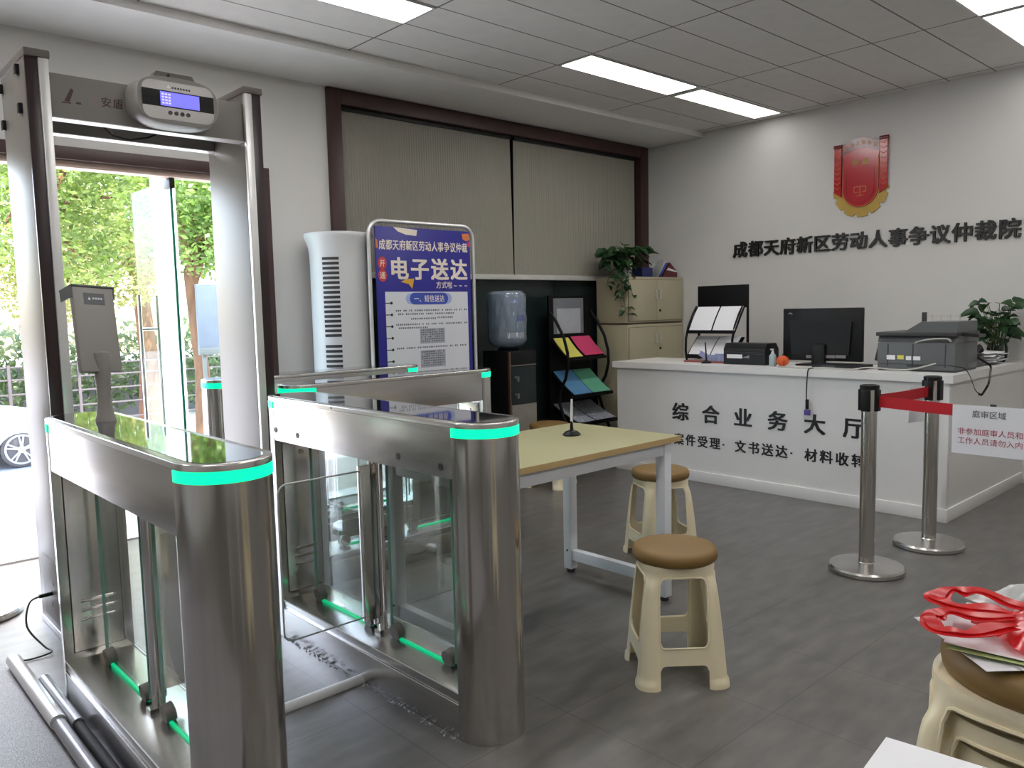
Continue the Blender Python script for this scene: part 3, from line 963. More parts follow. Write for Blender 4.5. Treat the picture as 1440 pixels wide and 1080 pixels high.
for i, ch in enumerate('案件受理·文书送达·材料收转'):
    text(MB(), ch, (CX - .0005, 3.865 - .1125 * i, .325), -Y, Z, .097, .1125, 1.0, .024, .003).build('small_character', 'ink', ct, True, fix=False)

# ================================================================== wall sign letters and emblem
ws_ = T('wall_sign', 'row of black raised characters across the white back wall', 'wall sign', (XB, 3.05, 1.86))
line = '成都天府新区劳动人事争议仲裁院'
for i, ch in enumerate(line):
    yy = 4.285 - .1630 * i
    l1 = text(MB(), ch, (XB - .001, yy, 1.925), -Y, Z, .158, .163, 1.0, .024, .018)
    l1.build('character', 'ink', ws_, True, fix=False)

em = T('wall_emblem', 'red and gold shield emblem on the back wall above the black characters', 'emblem', (XB, 3.055, 2.15))
E0, EZ = 3.055, 2.125
def ey(u):
    return E0 - u
def plate(pts, x0, x1):
    return MB().prism(pts, lambda u, v: (x0, ey(u), v), lambda u, v: (x1, ey(u), v))
gear = []
cyz = EZ + .235
for i in range(61):
    a = PI + PI * i / 60
    tooth = ((i + 4) % 10) in (0, 1)
    rr = .238 if not tooth else .213
    gear.append((rr * math.cos(a), cyz + rr * math.sin(a)))
plate(gear, XB - .010, XB - .001).build('gear_rim', 'gold', em, True)
sh = [(-.155, EZ + .60)] + [(-.155 + .31 * i / 12, EZ + .60 + .045 * math.sin(PI * i / 12)) for i in range(1, 12)] + [(.155, EZ + .60)] + arc(0, cyz, .155, 0, -PI, 24)
plate(sh, XB - .018, XB - .008).build('shield', 'shield', em, True)
def stroke(pts, r=.003, m='goldline', x=XB - .019):
    return MB().tube([(x, ey(u), v) for u, v in pts], r, 6)
stroke([(-.150, EZ + .50), (-.150, cyz)] + arc(0, cyz, .150, PI, 2 * PI, 24)[1:] + [(.150, EZ + .50)], .0028).build('gold_outline', 'goldline', em, True)
stroke([(-.118, EZ + .40), (-.118, cyz)] + arc(0, cyz, .118, PI, 2 * PI, 20)[1:] + [(.118, EZ + .40)], .0014).build('inner_outline', 'shielddark', em, True)
bandp = [(-.158 + .316 * i / 12, EZ + .612 + .045 * math.sin(PI * i / 12)) for i in range(13)] + [(.158 - .316 * i / 12, EZ + .525 + .045 * math.sin(PI * i / 12)) for i in range(13)]
bd_ = plate(bandp, XB - .021, XB - .017).build('top_band', 'shielddark', em, True)
tb = MB()
for i, ch in enumerate('劳动人事争议'):
    uu = -.125 + .05 * i
    text(tb, ch, (XB - .0212, ey(uu - .024), EZ + .57 + .045 * math.sin(PI * (uu + .158) / .316)), -Y, Z, .045, .048, .9, .01, .001)
tb.build('band_text', 'goldline', bd_, True, fix=False)
tb = text(MB(), '仲裁', (XB - .0182, ey(-.088), EZ + .455), -Y, Z, .062, .088, 1, .008, .0015)
tb.build('emblem_text', 'gold', em, True, fix=False)
sc = MB()
for pts in ([(-.05, EZ + .25), (.05, EZ + .25)], [(0, EZ + .25), (0, EZ + .175)], [(-.03, EZ + .175), (.03, EZ + .175)], [(-.05, EZ + .205), (-.02, EZ + .205)], [(.02, EZ + .205), (.05, EZ + .205)], [(-.05, EZ + .25), (-.05, EZ + .205)], [(.05, EZ + .25), (.05, EZ + .205)]):
    sc.tube([(XB - .019, ey(u), v) for u, v in pts], .0035, 6)
sc.build('scales_symbol', 'goldline', em, True)
for sgn in (-1, 1):
    zt = EZ + (.62 if sgn > 0 else .60)
    st = plate([(sgn * .163, EZ + .20 - .02), (sgn * .225, EZ + .22), (sgn * .225, zt), (sgn * .163, zt)], XB - .024, XB - .006).build('side_scroll', 'shield', em, True)
    MB().cyl((XB - .016, ey(sgn * .160), zt + .008), (XB - .016, ey(sgn * .229), zt + .008), .017, seg=14).build('scroll_roll', 'shielddark', st, True)
    ch_ = MB()
    for k in range(9):
        zz = EZ + .245 + k * .042
        ch_.tube([(XB - .025, ey(sgn * .170), zz + .018), (XB - .025, ey(sgn * .194), zz), (XB - .025, ey(sgn * .219), zz + .018)], .0035, 5)
    ch_.build('chevron_pattern', 'goldline', st, True)

# ================================================================== filing cabinets in the corner
def cabinet(label, z0, z1, hz_frac, lockz):
    o = T('filing_cabinet', label, 'filing cabinet', (6.445, 5.07, z0), 0, 'beige steel filing cabinets')
    x0, x1, y0, y1 = 5.995, 6.893, 4.87, 5.255
    MB().box(x0, y0, z0 + (.012 if z0 > .5 else 0), x1, y1, z1, .003).build('body', 'cab', o, True)
    if z0 > .5:
        MB().box(x0 + .006, y0 + .006, z0, x1 - .006, y1 - .006, z0 + .013).build('base_gap', 'dbrown', o, True)
    xm = (x0 + x1) / 2
    for a, b, sg in ((x0 + .018, xm - .002, 1), (xm + .002, x1 - .018, -1)):
        MB().box(a - .004, y0 - .0025, z0 + .026, b + .004, y0 - .0005, z1 - .026).build('door_gap', 'dbrown', o, True)
        dr = MB().box(a, y0 - .014, z0 + .03, b, y0 - .001, z1 - .03, .003).build('door', 'cab', o, True)
        hx = b - .03 if sg > 0 else a + .03
        hc = z0 + (z1 - z0) * hz_frac
        hh = MB().tube([(hx, y0 - .015, hc - .048), (hx, y0 - .034, hc - .042), (hx, y0 - .034, hc + .042), (hx, y0 - .015, hc + .048)], .006, 8)
        hh.build('handle', 'rail', dr, True)
        if sg < 0:
            MB().cyl((hx + .012, y0 - .014, lockz), (hx + .012, y0 - .022, lockz), .012, seg=14).build('lock', 'black', dr, True)
    return o
cabinet('upper beige steel cabinet of the corner stack, carrying the trailing plant', 1.235, 1.69, .62, 1.36)
cabinet('lower beige steel cabinet of the corner stack, mostly behind the counter', 0.0, 1.230, .88, .985)

# ---- trailing plant and clutter on the cabinet
def leafshape(mb, pos, d, up, size, droop=.25):
    """a folded heart-shaped leaf: stalk end at pos, growing along d"""
    d = Vector(d).normalized()
    sd = d.cross(Vector(up))
    if sd.length < 1e-3:
        sd = d.orthogonal()
    sd.normalize()
    n = sd.cross(d).normalized()
    pos = Vector(pos)
    out = [(0.0, .12), (.12, .36), (.38, .46), (.70, .28), (1.0, 0.0)]
    mid = [(.06, 0), (.35, 0), (.68, 0)]
    def P(a, b):
        return pos + d * (a * size) + sd * (b * size) + n * (abs(b) * .35 * size - droop * a * a * size)
    c = [mb.bm.verts.new(P(a, b)) for a, b in [(.08, 0), (.2, 0), (.4, 0), (.7, 0), (1.0, 0)]]
    for s_ in (-1, 1):
        e = [mb.bm.verts.new(P(a, b * s_)) for a, b in out[:-1]]
        mb.bm.faces.new((c[0], e[0], e[1], c[1]))
        mb.bm.faces.new((c[1], e[1], e[2], c[2]))
        mb.bm.faces.new((c[2], e[2], e[3], c[3]))
        mb.bm.faces.new((c[3], e[3], c[4]))
pr = random.Random(3)
pt = T('potted_plant', 'trailing green houseplant in a white pot on top of the filing cabinets', 'plant', (6.15, 5.02, 1.69))
pot = MB().lathe([(0, 0), (.058, 0), (.075, .13), (.079, .135), (.073, .135), (.06, .11), (0, .11)], 0, 0, 28).build('pot', 'white', pt)
MB().lathe([(0, .112), (.066, .112)], 0, 0, 20).build('soil', 'rubber', pot)
lm, sm = MB(), MB()
def vine(pts, size, every, spread):
    sm.tube(pts, .003, 5)
    P = [Vector(p) for p in pts]
    for a, b in zip(P, P[1:]):
        n = max(1, int((b - a).length / every))
        for k in range(n):
            q = a + (b - a) * ((k + pr.random()) / n)
            an = pr.uniform(0, 2 * PI)
            d = Vector((math.cos(an) * spread, math.sin(an) * spread - .35, pr.uniform(-.5, .35)))
            st_ = q + d.normalized() * size * .3
            sm.tube([q, st_], .0015, 4)
            leafshape(lm, st_, d, (0, -.35, 1), size * pr.uniform(.75, 1.25), .4)
for k in range(84):
    an = pr.uniform(0, 2 * PI)
    rr = pr.uniform(.05, .25)
    zz = .12 + pr.uniform(.02, .21) * (1 - rr * 1.6)
    if math.sin(an) < .2 and -.5 < math.cos(an) and zz < .21:
        zz = .20 + pr.uniform(0, .09)
    st_ = (math.cos(an) * rr * 1.05 - .02, math.sin(an) * rr * .7 - .02, zz)
    sm.tube([(0, 0, .11), (st_[0] * .5, st_[1] * .5, zz + .02), st_], .0022, 5)
    leafshape(lm, st_, (math.cos(an), math.sin(an) - .3, pr.uniform(-.4, .5)), (0, -.5, 1), pr.uniform(.08, .125), .35)
vine([(-.05, -.03, .11), (-.16, -.08, .09), (-.19, -.12, -.08), (-.17, -.13, -.25), (-.15, -.14, -.40)], .075, .028, .8)
vine([(-.05, -.04, .11), (-.18, -.06, .12), (-.26, -.02, .02), (-.28, -.0, -.10)], .085, .025, .9)
vine([(-.04, -.06, .11), (-.12, -.12, .08), (-.13, -.17, -.08), (-.10, -.18, -.20)], .075, .03, .8)
vine([(.05, 0, .12), (.17, -.02, .17), (.27, -.02, .15)], .085, .03, .9)
vine([(-.04, 0, .12), (-.2, .02, .17), (-.33, .03, .12)], .085, .03, .9)
lm.build('foliage', 'pothos', pt, fix=False)
sm.build('stems', 'stem', pt)
o = MB().box(-.075, -.07, 0, .075, .07, .095, .003).build('card_box', 'bluebox')
o.location = (6.435, 5.03, 1.6902); o.rotation_euler = (0, 0, -.1)
tag(o, 'small navy blue box right of the plant pot on the cabinets', 'box')
pf = T('paper_pile', 'crumpled white papers and film leaning between blue box and dark red folder', 'papers', (6.58, 5.03, 1.6902))
for k in range(5):
    mm = Matrix.Translation((k * .012 - .02, -.05 + .02 * k, 0)) @ Matrix.Rotation(math.radians(32 + k * 5), 4, 'Y') @ Matrix.Rotation(.2 * k - .4, 4, 'Z')
    m_ = MB()
    m_.grid(lambda u, v: mm @ Vector((.012 * math.sin(u * 7 + k) * v, (u - .5) * .15, v * .20 + .004)), 8, 8)
    m_.build('sheet', 'paper' if k % 2 else 'whitebag', pf, solid=.001)
mm = Matrix.Translation((-.0, -.10, 0)) @ Matrix.Rotation(math.radians(40), 4, 'Y')
MB().box(-.004, -.01, .015, .004, .012, .19, .002, mm).build('blue_strip', 'midblue', pf)
fo_ = T('folder', 'dark red folder lying tilted at the right end of the cabinet top', 'folder', (6.76, 5.0, 1.6902))
MB().prism([(-.13, 0), (.12, 0), (.125, .06), (-.0, .15), (-.12, .012)], lambda u, v: (u, -.07, v), lambda u, v: (u, .08, v)).build('cover', 'folder', fo_)
MB().prism([(-.06, .075), (.115, .055), (.118, .066), (-.03, .098)], lambda u, v: (u, -.072, v), lambda u, v: (u, -.069, v)).build('paper_edge', 'paper', fo_)
# ================================================================== things on the counter
CT = .935
# brochure rack on the counter
def arm(mb, pts, r=.009):
    mb.tube(pts, r, 8)
br = T('brochure_rack', 'black desktop brochure rack with two white leaflets on the counter', 'brochure rack', (5.80, 3.80, CT))
x1, ya, yb = 5.925, 4.025, 3.535
MB().box(x1 - .008, yb, 1.375, x1 + .008, ya, 1.565, .003).build('header_panel', 'black_matt', br, True)
for yy in (ya - .008, yb + .008):
    MB().box(x1 - .008, yy - .008, CT, x1 + .008, yy + .008, 1.375).build('upright', 'black_matt', br, True)
for yy in (ya + .012, yb + .05):
    m_ = MB()
    m_.tube([(x1 - .005, yy, 1.39), (x1 - .06, yy, 1.33), (x1 - .13, yy, 1.22), (x1 - .165, yy, 1.12), (x1 - .17, yy, 1.02), (x1 - .155, yy, CT)], .010, 8)
    m_.build('curved_arm', 'black_matt', br, True)
def rackshelf(parent, za, zb, xa, xb):
    m_ = MB()
    m_.prism([(xa, za), (xb, zb), (xb, zb - .008), (xa, za - .008)], lambda u, v: (u, yb + .03, v), lambda u, v: (u, ya + .005, v))
    m_.box(xb - .006, yb + .03, zb - .012, xb, ya + .005, zb + .014)
    return m_.build('shelf', 'black_matt', parent, True)
rackshelf(br, 1.38, 1.175, x1 - .01, x1 - .155)
rackshelf(br, 1.13, .965, x1 - .01, x1 - .175)
def rsheet(label, y0, y1, za, zb, xa, xb, m='paper', name='leaflet', grp=None):
    o = T(name, label, 'leaflet', ((xa + xb) / 2, (y0 + y1) / 2, zb), group=grp)
    def fn(u, v):
        return (xa + (xb - xa) * v, y0 + (y1 - y0) * u, za + (zb - za) * v + .006 + .010 * math.sin(PI * v))
    MB().grid(fn, 2, 8).build('sheet', m, o, True, solid=.002)
    return o
rsheet('left white leaflet on the upper shelf of the desktop rack', 3.80, 4.015, 1.38, 1.185, x1 - .012, x1 - .148)
rsheet('right white leaflet on the upper shelf of the desktop rack', 3.575, 3.785, 1.38, 1.185, x1 - .012, x1 - .148)
rsheet('white sheets on the lower shelf of the desktop rack, left of the black divider', 3.80, 4.01, 1.13, .98, x1 - .012, x1 - .165, 'paper')
rsheet('white sheets on the lower shelf of the desktop rack, beside the small printer', 3.59, 3.79, 1.13, .98, x1 - .012, x1 - .165, 'paper')
# red tray, pen stand
rt = T('card_tray', 'clear tray of cards with a red base in front of the desktop rack', 'tray', (5.58, 3.72, CT))
MB().box(-.035, -.22, .0005, .05, .19, .014, .003).build('red_base', mat('dull_red_tray', lin((150, 84, 80)), .5), rt)
cm = MB()
for k in range(5):
    cm.box(-.02 + .012 * k, -.19 + .05 * k, .015, -.012 + .012 * k, -.10 + .05 * k, .075 - .004 * k, 0, Matrix.Rotation(.1 * k, 4, 'X'))
cm.build('cards', mat('pale_blue_cards', lin((150, 158, 196)), .6, vary=.3, scale=30), rt)
ps = T('desk_pen_stand', 'black desk pen standing upright on the counter left of the small printer', 'pen', (5.50, 3.66, CT))
MB().lathe([(0, .0005), (.045, .0005), (.045, .012), (.02, .022), (.011, .03), (0, .03)], 0, 0, 20, .9, .9).build('base', 'black', ps)
MB().tube([(0, 0, .028), (0, .004, .10), (0, .012, .17)], [.007, .006, .004], 8).build('pen', 'black', ps)
# small printer
sp_ = T('label_printer', 'small black receipt printer on the counter left of the monitor', 'printer', (5.60, 3.315, CT))
MB().prism([(-.10, 0.001), (.10, 0.001), (.10, .12), (.06, .165), (-.07, .165), (-.10, .12)], lambda u, v: (u, -.175, v), lambda u, v: (u, .185, v)).build('body', 'black', sp_)
gr = MB()
for k in range(4):
    gr.box(-.102, -.17, .118 - .012 * k, -.0995, .18, .122 - .012 * k)
gr.build('ridge', 'printer2', sp_)
MB().box(-.102, .02, .048, -.100, .155, .078).build('label_sticker', 'paper', sp_)
MB().prism([(.02, .055), (-.04, .075), (-.04, .05)], lambda u, v: (-.1015, u, v), lambda u, v: (-.1, u, v)).build('label_tail', 'detg', sp_)
bt_ = T('hand_sanitizer', 'small pale pump bottle between the receipt printer and the monitor', 'bottle', (5.46, 3.055, CT))
MB().lathe([(0, .001), (.024, .001), (.026, .01), (.026, .075), (.018, .09), (.010, .095), (0, .095)], 0, 0, 18).build('bottle', 'sanit', bt_)
MB().lathe([(.011, .09), (.011, .108), (.006, .11), (.006, .128), (0, .128)], 0, 0, 12).box(-.03, -.006, .122, .008, .006, .132, .002).build('pump', 'white', bt_)
og = T('orange_ornament', 'round orange gourd-like ornament right of the pump bottle', 'ornament', (5.46, 2.975, CT))
m_ = MB()
m_.grid(lambda u, v: (math.cos(2 * PI * u) * math.sin(PI * v) * .042 * (1 + .12 * math.cos(14 * PI * u)), math.sin(2 * PI * u) * math.sin(PI * v) * .042 * (1 + .12 * math.cos(14 * PI * u)), .043 - .04 * math.cos(PI * v)), 42, 12, True)
m_.build('fruit', 'orangefruit', og)
MB().cyl((0, 0, .08), (.004, 0, .095), .005, seg=8).build('stalk', 'stem', og)
# monitor seen from behind
mo = T('computer_monitor', 'black computer monitor seen from behind on the counter', 'monitor', (5.72, 2.80, CT))
x0 = -.03
MB().box(x0, -.31, .035, x0 + .035, .30, .425, .008).build('casing', 'black', mo)
MB().box(x0 + .0352, -.29, .055, x0 + .037, .28, .41).build('screen', 'black_gloss', mo)
MB().prism([(-.22, .08), (.22, .08), (.24, .33), (-.24, .33)], lambda u, v: (x0 - .018, u, v), lambda u, v: (x0 + .002, u, v)).build('rear_bulge', 'black', mo)
MB().box(-.10, -.16, .0005, .09, .16, .012, .004).box(-.07, -.05, .01, -.035, .05, .16, .004).build('stand', 'black', mo)
ms = MB()
for y0, y1, z0 in ((.10, .02, .055), (-.01, -.12, .058), (-.125, -.2, .06)):
    ms.box(x0 - .0195, y1, z0, x0 - .018, y0, z0 + .022)
ms.build('rear_label', 'detg', mo)
m_ = MB().tube([(x0 - .001, .255, .385), (x0 - .001, .24, .392), (x0 - .001, .225, .38)], .004, 6)
m_.build('logo_mark', 'detg', mo)
kb = T('flat_device', 'flat black device lying under the monitor on the counter', 'device', (5.52, 2.55, CT))
MB().box(-.06, -.17, .001, .10, .2, .03, .005).build('case', 'black', kb)
MB().box(-.062, .03, .008, -.059, .13, .022).build('front_strip', 'printer2', kb)
# multifunction printer at the corner
mf = T('office_printer', 'large dark grey multifunction printer on the counter corner', 'printer', (5.72, 2.07, CT))
body = MB()
body.box(-.22, -.255, .012, .20, .235, .19, .012)
body.prism([(-.20, .19), (.20, .19), (.20, .235), (-.18, .235)], lambda u, v: (u, -.26, v), lambda u, v: (u, .24, v))
body.build('body', 'printer', mf)
MB().box(-.21, -.25, .0005, .19, .23, .014).build('base_frame', 'printer2', mf)
MB().box(-.225, -.262, .232, .21, .245, .258, .006).build('scanner_lid', 'printer2', mf)
MB().prism([(.07, .256), (-.26, .256), (-.26, .325), (-.04, .325)], lambda u, v: (-.21, u, v), lambda u, v: (.16, u, v)).build('document_feeder', 'printer', mf)
MB().prism([(-.13, -.01), (-.14, .07), (.0, .05), (.0, -.01)], lambda u, v: (u, -.26, .235 + v * .3), lambda u, v: (u + .05, -.345, .225 + v * .3)).build('control_panel', 'printer2', mf)
MB().prism([(-.15, .05), (.14, .05), (.14, .17), (-.10, .17)], lambda u, v: (u, .235, v), lambda u, v: (u + .02, .29, v * .8 + .02)).build('side_tray', 'printer2', mf)
gr = MB()
for a in (-.20, .0, .16):
    gr.box(-.2225, a, .03, -.2195, a + .006, .18)
gr.box(-.2225, -.24, .045, -.2195, .22, .049)
gr.box(-.2225, -.06, .03, -.2195, .04, .045)
gr.build('panel_seam', 'printer2', mf)
for a, b, c in ((.115, .17, .105), (.012, .045, .10), (-.045, 0, .10)):
    MB().box(-.2228, a, .075, -.2205, b, c).build('white_label', 'paper', mf)
MB().box(-.2228, .06, .078, -.2205, .10, .106).build('yellow_label', 'yellowpaper', mf)
wr = T('wire_tray', 'pale wire document tray against the back wall behind the printer', 'tray', (6.47, 2.24, CT))
m_ = MB()
for k in range(6):
    m_.tube([(0, -.13, .12 + .045 * k), (0, .13, .12 + .045 * k)], .003, 5)
for k in range(5):
    m_.tube([(0, -.13 + .065 * k, .0), (0, -.13 + .065 * k, .36)], .003, 5)
m_.box(-.08, -.13, .001, .08, .13, .008)
m_.build('wires', 'rail', wr)
MB().box(-.012, .105, .30, .012, .135, .375, .003).build('clip', 'printer2', wr)
# telephone with coiled cord
tp_ = T('telephone', 'dark desk telephone with a coiled cord beside the office printer', 'telephone', (6.07, 1.93, CT))
MB().prism([(-.09, .001), (.09, .001), (.09, .09), (-.09, .045)], lambda u, v: (u, -.08, v), lambda u, v: (u, .10, v)).build('base', 'printer2', tp_)
MB().tube([(-.08, -.06, .075), (-.07, -.062, .10), (.05, -.062, .135), (.08, -.06, .11)], [.022, .02, .02, .024], 10).build('handset', 'black', tp_)
MB().box(-.06, .02, .07, -.02, .06, .082, .002).build('yellow_tag', 'yellowpaper', tp_)
cord = MB()
base_pts = [Vector((-.07, -.09, .07)), Vector((-.10, -.185, .02)), Vector((-.16, -.19, -.10)), Vector((-.30, -.19, -.165)), Vector((-.42, -.19, -.12)), Vector((-.55, -.19, .0)), Vector((-.62, -.185, .04)), Vector((-.63, -.1, .05))]
dense = []
for a, b in zip(base_pts, base_pts[1:]):
    for k in range(10):
        dense.append(a + (b - a) * (k / 10))
for _ in range(3):
    dense = [dense[0]] + [(dense[i - 1] + dense[i] + dense[i + 1]) / 3 for i in range(1, len(dense) - 1)] + [dense[-1]]
coil = []
for i in range(len(dense) - 1):
    t = (dense[i + 1] - dense[i])
    n1 = t.orthogonal().normalized() if i == 0 else (n1 - t.normalized() * n1.dot(t.normalized())).normalized()
    n2 = t.normalized().cross(n1)
    for k in range(12):
        a = 2 * PI * k / 6
        w_ = .006 if i < 34 else .0015
        coil.append(dense[i] + t * (k / 12) + n1 * math.cos(a) * w_ + n2 * math.sin(a) * w_)
cord.tube(coil, .0018, 4)
cord.build('coiled_cord', 'black', tp_)
# paper stack at the far right of the counter
pk = random.Random(9)
pp = T('paper_stack', 'loose heap of white papers on the counter right of the printer', 'papers', (6.38, 1.90, CT))
for k in range(9):
    mm = Matrix.Translation((pk.uniform(-.04, .04), pk.uniform(-.02, .02), .010 + k * .009)) @ Matrix.Rotation(pk.uniform(-.4, .4), 4, 'Z') @ Matrix.Rotation(pk.uniform(-.06, .06), 4, 'X')
    m_ = MB()
    m_.grid(lambda u, v: mm @ Vector(((u - .5) * .28, (v - .5) * .14, .006 * math.sin(u * 5 + k) + .004)), 6, 4)
    m_.build('sheet', 'paper', pp, solid=.003)
# plant on the counter at the right edge
p2 = T('potted_plant', 'leafy green plant in a clear vase on the counter at the right edge', 'plant', (6.62, 1.90, CT))
MB().lathe([(0, .001), (.05, .001), (.065, .03), (.07, .10), (.06, .14), (.055, .14), (.063, .1), (.058, .035), (0, .012)], 0, 0, 24).build('vase', glass('vase_glass', (.75, .82, .78), 1.2), p2)
lm, sm = MB(), MB()
for k in range(60):
    an = pk.uniform(0, 2 * PI)
    rr = pk.uniform(.03, .17)
    zz = .16 + pk.uniform(0, .28)
    st_ = Vector((math.cos(an) * rr, math.sin(an) * rr + .02, zz))
    sm.tube([(pk.uniform(-.02, .02), pk.uniform(-.02, .02), .03), (st_[0] * .5, st_[1] * .5, zz * .7), st_], .0025, 5)
    leafshape(lm, st_, (math.cos(an), math.sin(an), pk.uniform(-.5, .5)), (-.5, -.3, 1), pk.uniform(.08, .13), .3)
lm.build('foliage', 'pothos', p2, fix=False)
sm.build('stems', 'stem', p2)
# cables on the counter
uc = T('usb_cable', 'thin black cable with a purple plug hanging down the counter front', 'cable', (5.32, 2.70, .61))
MB().tube(smooth([(5.50, 2.62, CT + .005), (5.42, 2.68, CT + .006), (5.325, 2.69, CT + .007), (5.298, 2.695, CT - .006), (5.295, 2.70, .86), (5.299, 2.705, .76), (5.302, 2.703, .67)]), .004, 8).build('cord', 'black', uc, True)
MB().box(5.296, 2.692, .655, 5.316, 2.712, .725, .004).build('cable_bead', 'black', uc, True)
MB().box(5.298, 2.68, .612, 5.314, 2.722, .652, .003).build('plug', 'purple', uc, True)
wc = MB().tube(smooth([(5.40, 2.98, CT + .005), (5.37, 2.80, CT + .006), (5.365, 2.6, CT + .012), (5.36, 2.42, CT + .010), (5.44, 2.33, CT + .02), (5.47, 2.10, CT + .012), (5.475, 1.92, CT + .06)]), .005, 8).build('pale_cable', 'whitecable')
tag(wc, 'pale grey cable running along the counter edge in front of the monitor', 'cable')
wc = MB().tube(smooth([(5.494, 2.06, CT + .19), (5.488, 1.98, CT + .212), (5.488, 1.87, CT + .218), (5.494, 1.84, CT + .20)]), .005, 8).build('pale_cable', 'whitecable')
tag(wc, 'short pale cable plugged high across the back of the office printer', 'cable')

# ================================================================== along the window: fan tower, poster, dispenser, rack
ac = T('tower_air_conditioner', 'white round tower air conditioner left of the blue poster', 'air conditioner', (2.985, 5.02, 0))
MB().lathe([(0, 0), (.20, 0), (.215, .02), (.205, .06), (.205, 1.80), (.21, 1.86), (0, 1.86)], 0, 0, 48).build('body', 'white', ac, ang=.5)
MB().lathe([(.206, 1.80), (.212, 1.86), (.235, 1.925), (.24, 1.94), (.238, 1.955), (.22, 1.96), (0, 1.96)], 0, 0, 48).build('top_cap', 'white', ac, ang=.5)
for (za, zb, n) in ((.72, 1.20, 14), (1.24, 1.80, 17)):
    vg = MB()
    for k in range(n):
        zz = za + (zb - za) * k / n
        a0, a1 = math.radians(205), math.radians(238)
        for q in range(1):
            def fn(u, v):
                a = a0 + (a1 - a0) * u
                return (math.cos(a) * .2068, math.sin(a) * .2068, zz + v * .019)
            vg.grid(fn, 6, 1)
    vg.build('air_vent', 'rubber', ac, fix=False)
MB().lathe([(.2062, .3), (.2062, 1.82)], 0, 0, 3, a0=math.radians(318), a1=math.radians(322)).build('side_seam', 'rubber', ac, fix=False)
MB().tube([(math.cos(math.radians(312)) * .207, math.sin(math.radians(312)) * .207, 1.66), (math.cos(math.radians(325)) * .207, math.sin(math.radians(325)) * .207, 1.66)], .004, 6).build('latch', 'rubber', ac)

po = T('poster_stand', 'tall blue and white printed poster in a silver tube stand', 'poster stand', (3.54, 4.78, 0))
PX0, PX1, PT, PYY = 3.115, 3.965, 2.0, 4.755
fr = MB()
fx0, fx1 = 3.075, 4.015
def fy(z):
    return 4.755 + (2.05 - z) * 0.0
fpts = [(fx0, 0.0), (fx0, 1.92)] + arc(fx0 + .10, 1.94, .10, PI, PI / 2, 6) + arc(fx1 - .10, 1.94, .10, PI / 2, 0, 6) + [(fx1, 0.0)]
fr.tube([(u, 4.775, v + .0) for u, v in fpts], .014, 12)
fr.tube([(fx0, 4.775, .30), (fx1, 4.775, .30)], .010, 10)
fr.build('tube_frame', 'alu', po, True)
MB().tube([(3.3, 4.79, 1.2), (3.3, 5.02, .012)], .010, 8).tube([(3.8, 4.79, 1.2), (3.8, 5.02, .012)], .010, 8).build('rear_leg', 'alu', po, True)
pb = MB().box(PX0, 4.752, .34, PX1, 4.764, PT, .001).build('poster_board', 'blueposter', po, True)
YP = 4.7518
def flat(pts, off=0.0003, z=None):
    return MB().poly([(PX0 + u, YP - off, PT - v) for u, v in pts])
PWd = PX1 - PX0
flat([(.065, .455), (PWd - .035, .455), (PWd - .035, 1.62), (.065, 1.62)], .0003).build('white_page', 'whiteprint', pb, True)
t_ = MB()
text(t_, '成都天府新区劳动人事争议仲裁', (PX0 + .025, YP - .0003, PT - .125), X, Z, .076, .0572, .73, .018, .0004)
text(t_, '电子送达', (PX0 + .10, YP - .0003, PT - .29), X, Z, .165, .182, 1.0, .034, .0004)
text(t_, '方式啦~~~', (PX0 + .515, YP - .0003, PT - .405), X, Z, .055, .052, .9, .012, .0004)
t_.build('headline', 'creamprint', pb, True, fix=False)
for vv, ch in ((.255, '开'), (.34, '通')):
    c_ = flat([(.05 + .036 * math.cos(2 * PI * k / 20), vv + .045 * math.sin(2 * PI * k / 20)) for k in range(20)], .0004).build('red_disc', 'redprint', pb, True)
    text(MB(), ch, (PX0 + .05 - .03, YP - .0005, PT - vv), X, Z, .052, .06, .9, .012, .0004).build('disc_character', 'creamprint', c_, True, fix=False)
flat([(.20, .385), (.27, .40), (.30, .435), (.32, .36), (.25, .365)], .0004).build('yellow_shape', 'yellowp', pb, True)
flat([(.0, .08), (.018, .10), (.02, .15), (.0, .15)], .0004).build('orange_shape', 'orange', pb, True)
flat([(PWd - .075, .02), (PWd - .01, .015), (PWd, .06), (PWd - .03, .075), (PWd - .07, .06)], .0004).build('orange_shape', 'orange', pb, True)
flat([(PWd - .03, .085), (PWd, .075), (PWd, .12), (PWd - .02, .115)], .0004).build('pink_shape', 'pinkpaper', pb, True)
flat([(.15, .0), (.36, .012), (.35, .055), (.26, .05), (.19, .03)], .0004).build('pale_shape', 'creamprint', pb, True)
flat(rrect(.24, .465, .66, .545, .04), .0005).build('pale_pill', 'paleblue', pb, True)
pl_ = flat(rrect(.275, .462, .625, .548, .042), .0008).build('blue_pill', 'midblue', pb, True)
text(MB(), '一、短信送达', (PX0 + .31, YP - .0009, PT - .505), X, Z, .052, .047, .85, .012, .0004).build('pill_text', 'creamprint', pl_, True, fix=False)
rb = MB()
for k in range(14):
    vv = .535 + .083 * k
    rb.cyl((PX0 + .115, YP - .0006, PT - vv), (PX0 + .115, YP - .0016, PT - vv), .010, seg=12)
    rb.box(PX0 + .065, YP - .0012, PT - vv - .003, PX0 + .115, YP - .0004, PT - vv + .003)
rb.build('binding_rings', 'ink', pb, True)
pr2 = random.Random(5)
def dashes(u0, u1, v, h=.012, ln=None):
    own = ln is None
    ln = ln or MB()
    u = u0
    while u < u1:
        w_ = .011
        if pr2.random() > .12:
            ln.box(PX0 + u, YP - .0007, PT - v - h / 2, PX0 + u + w_ * pr2.uniform(.7, 1), YP - .0002, PT - v + h / 2)
        u += .0165
    if own:
        ln.build('text_line', 'greyink', pb, True)
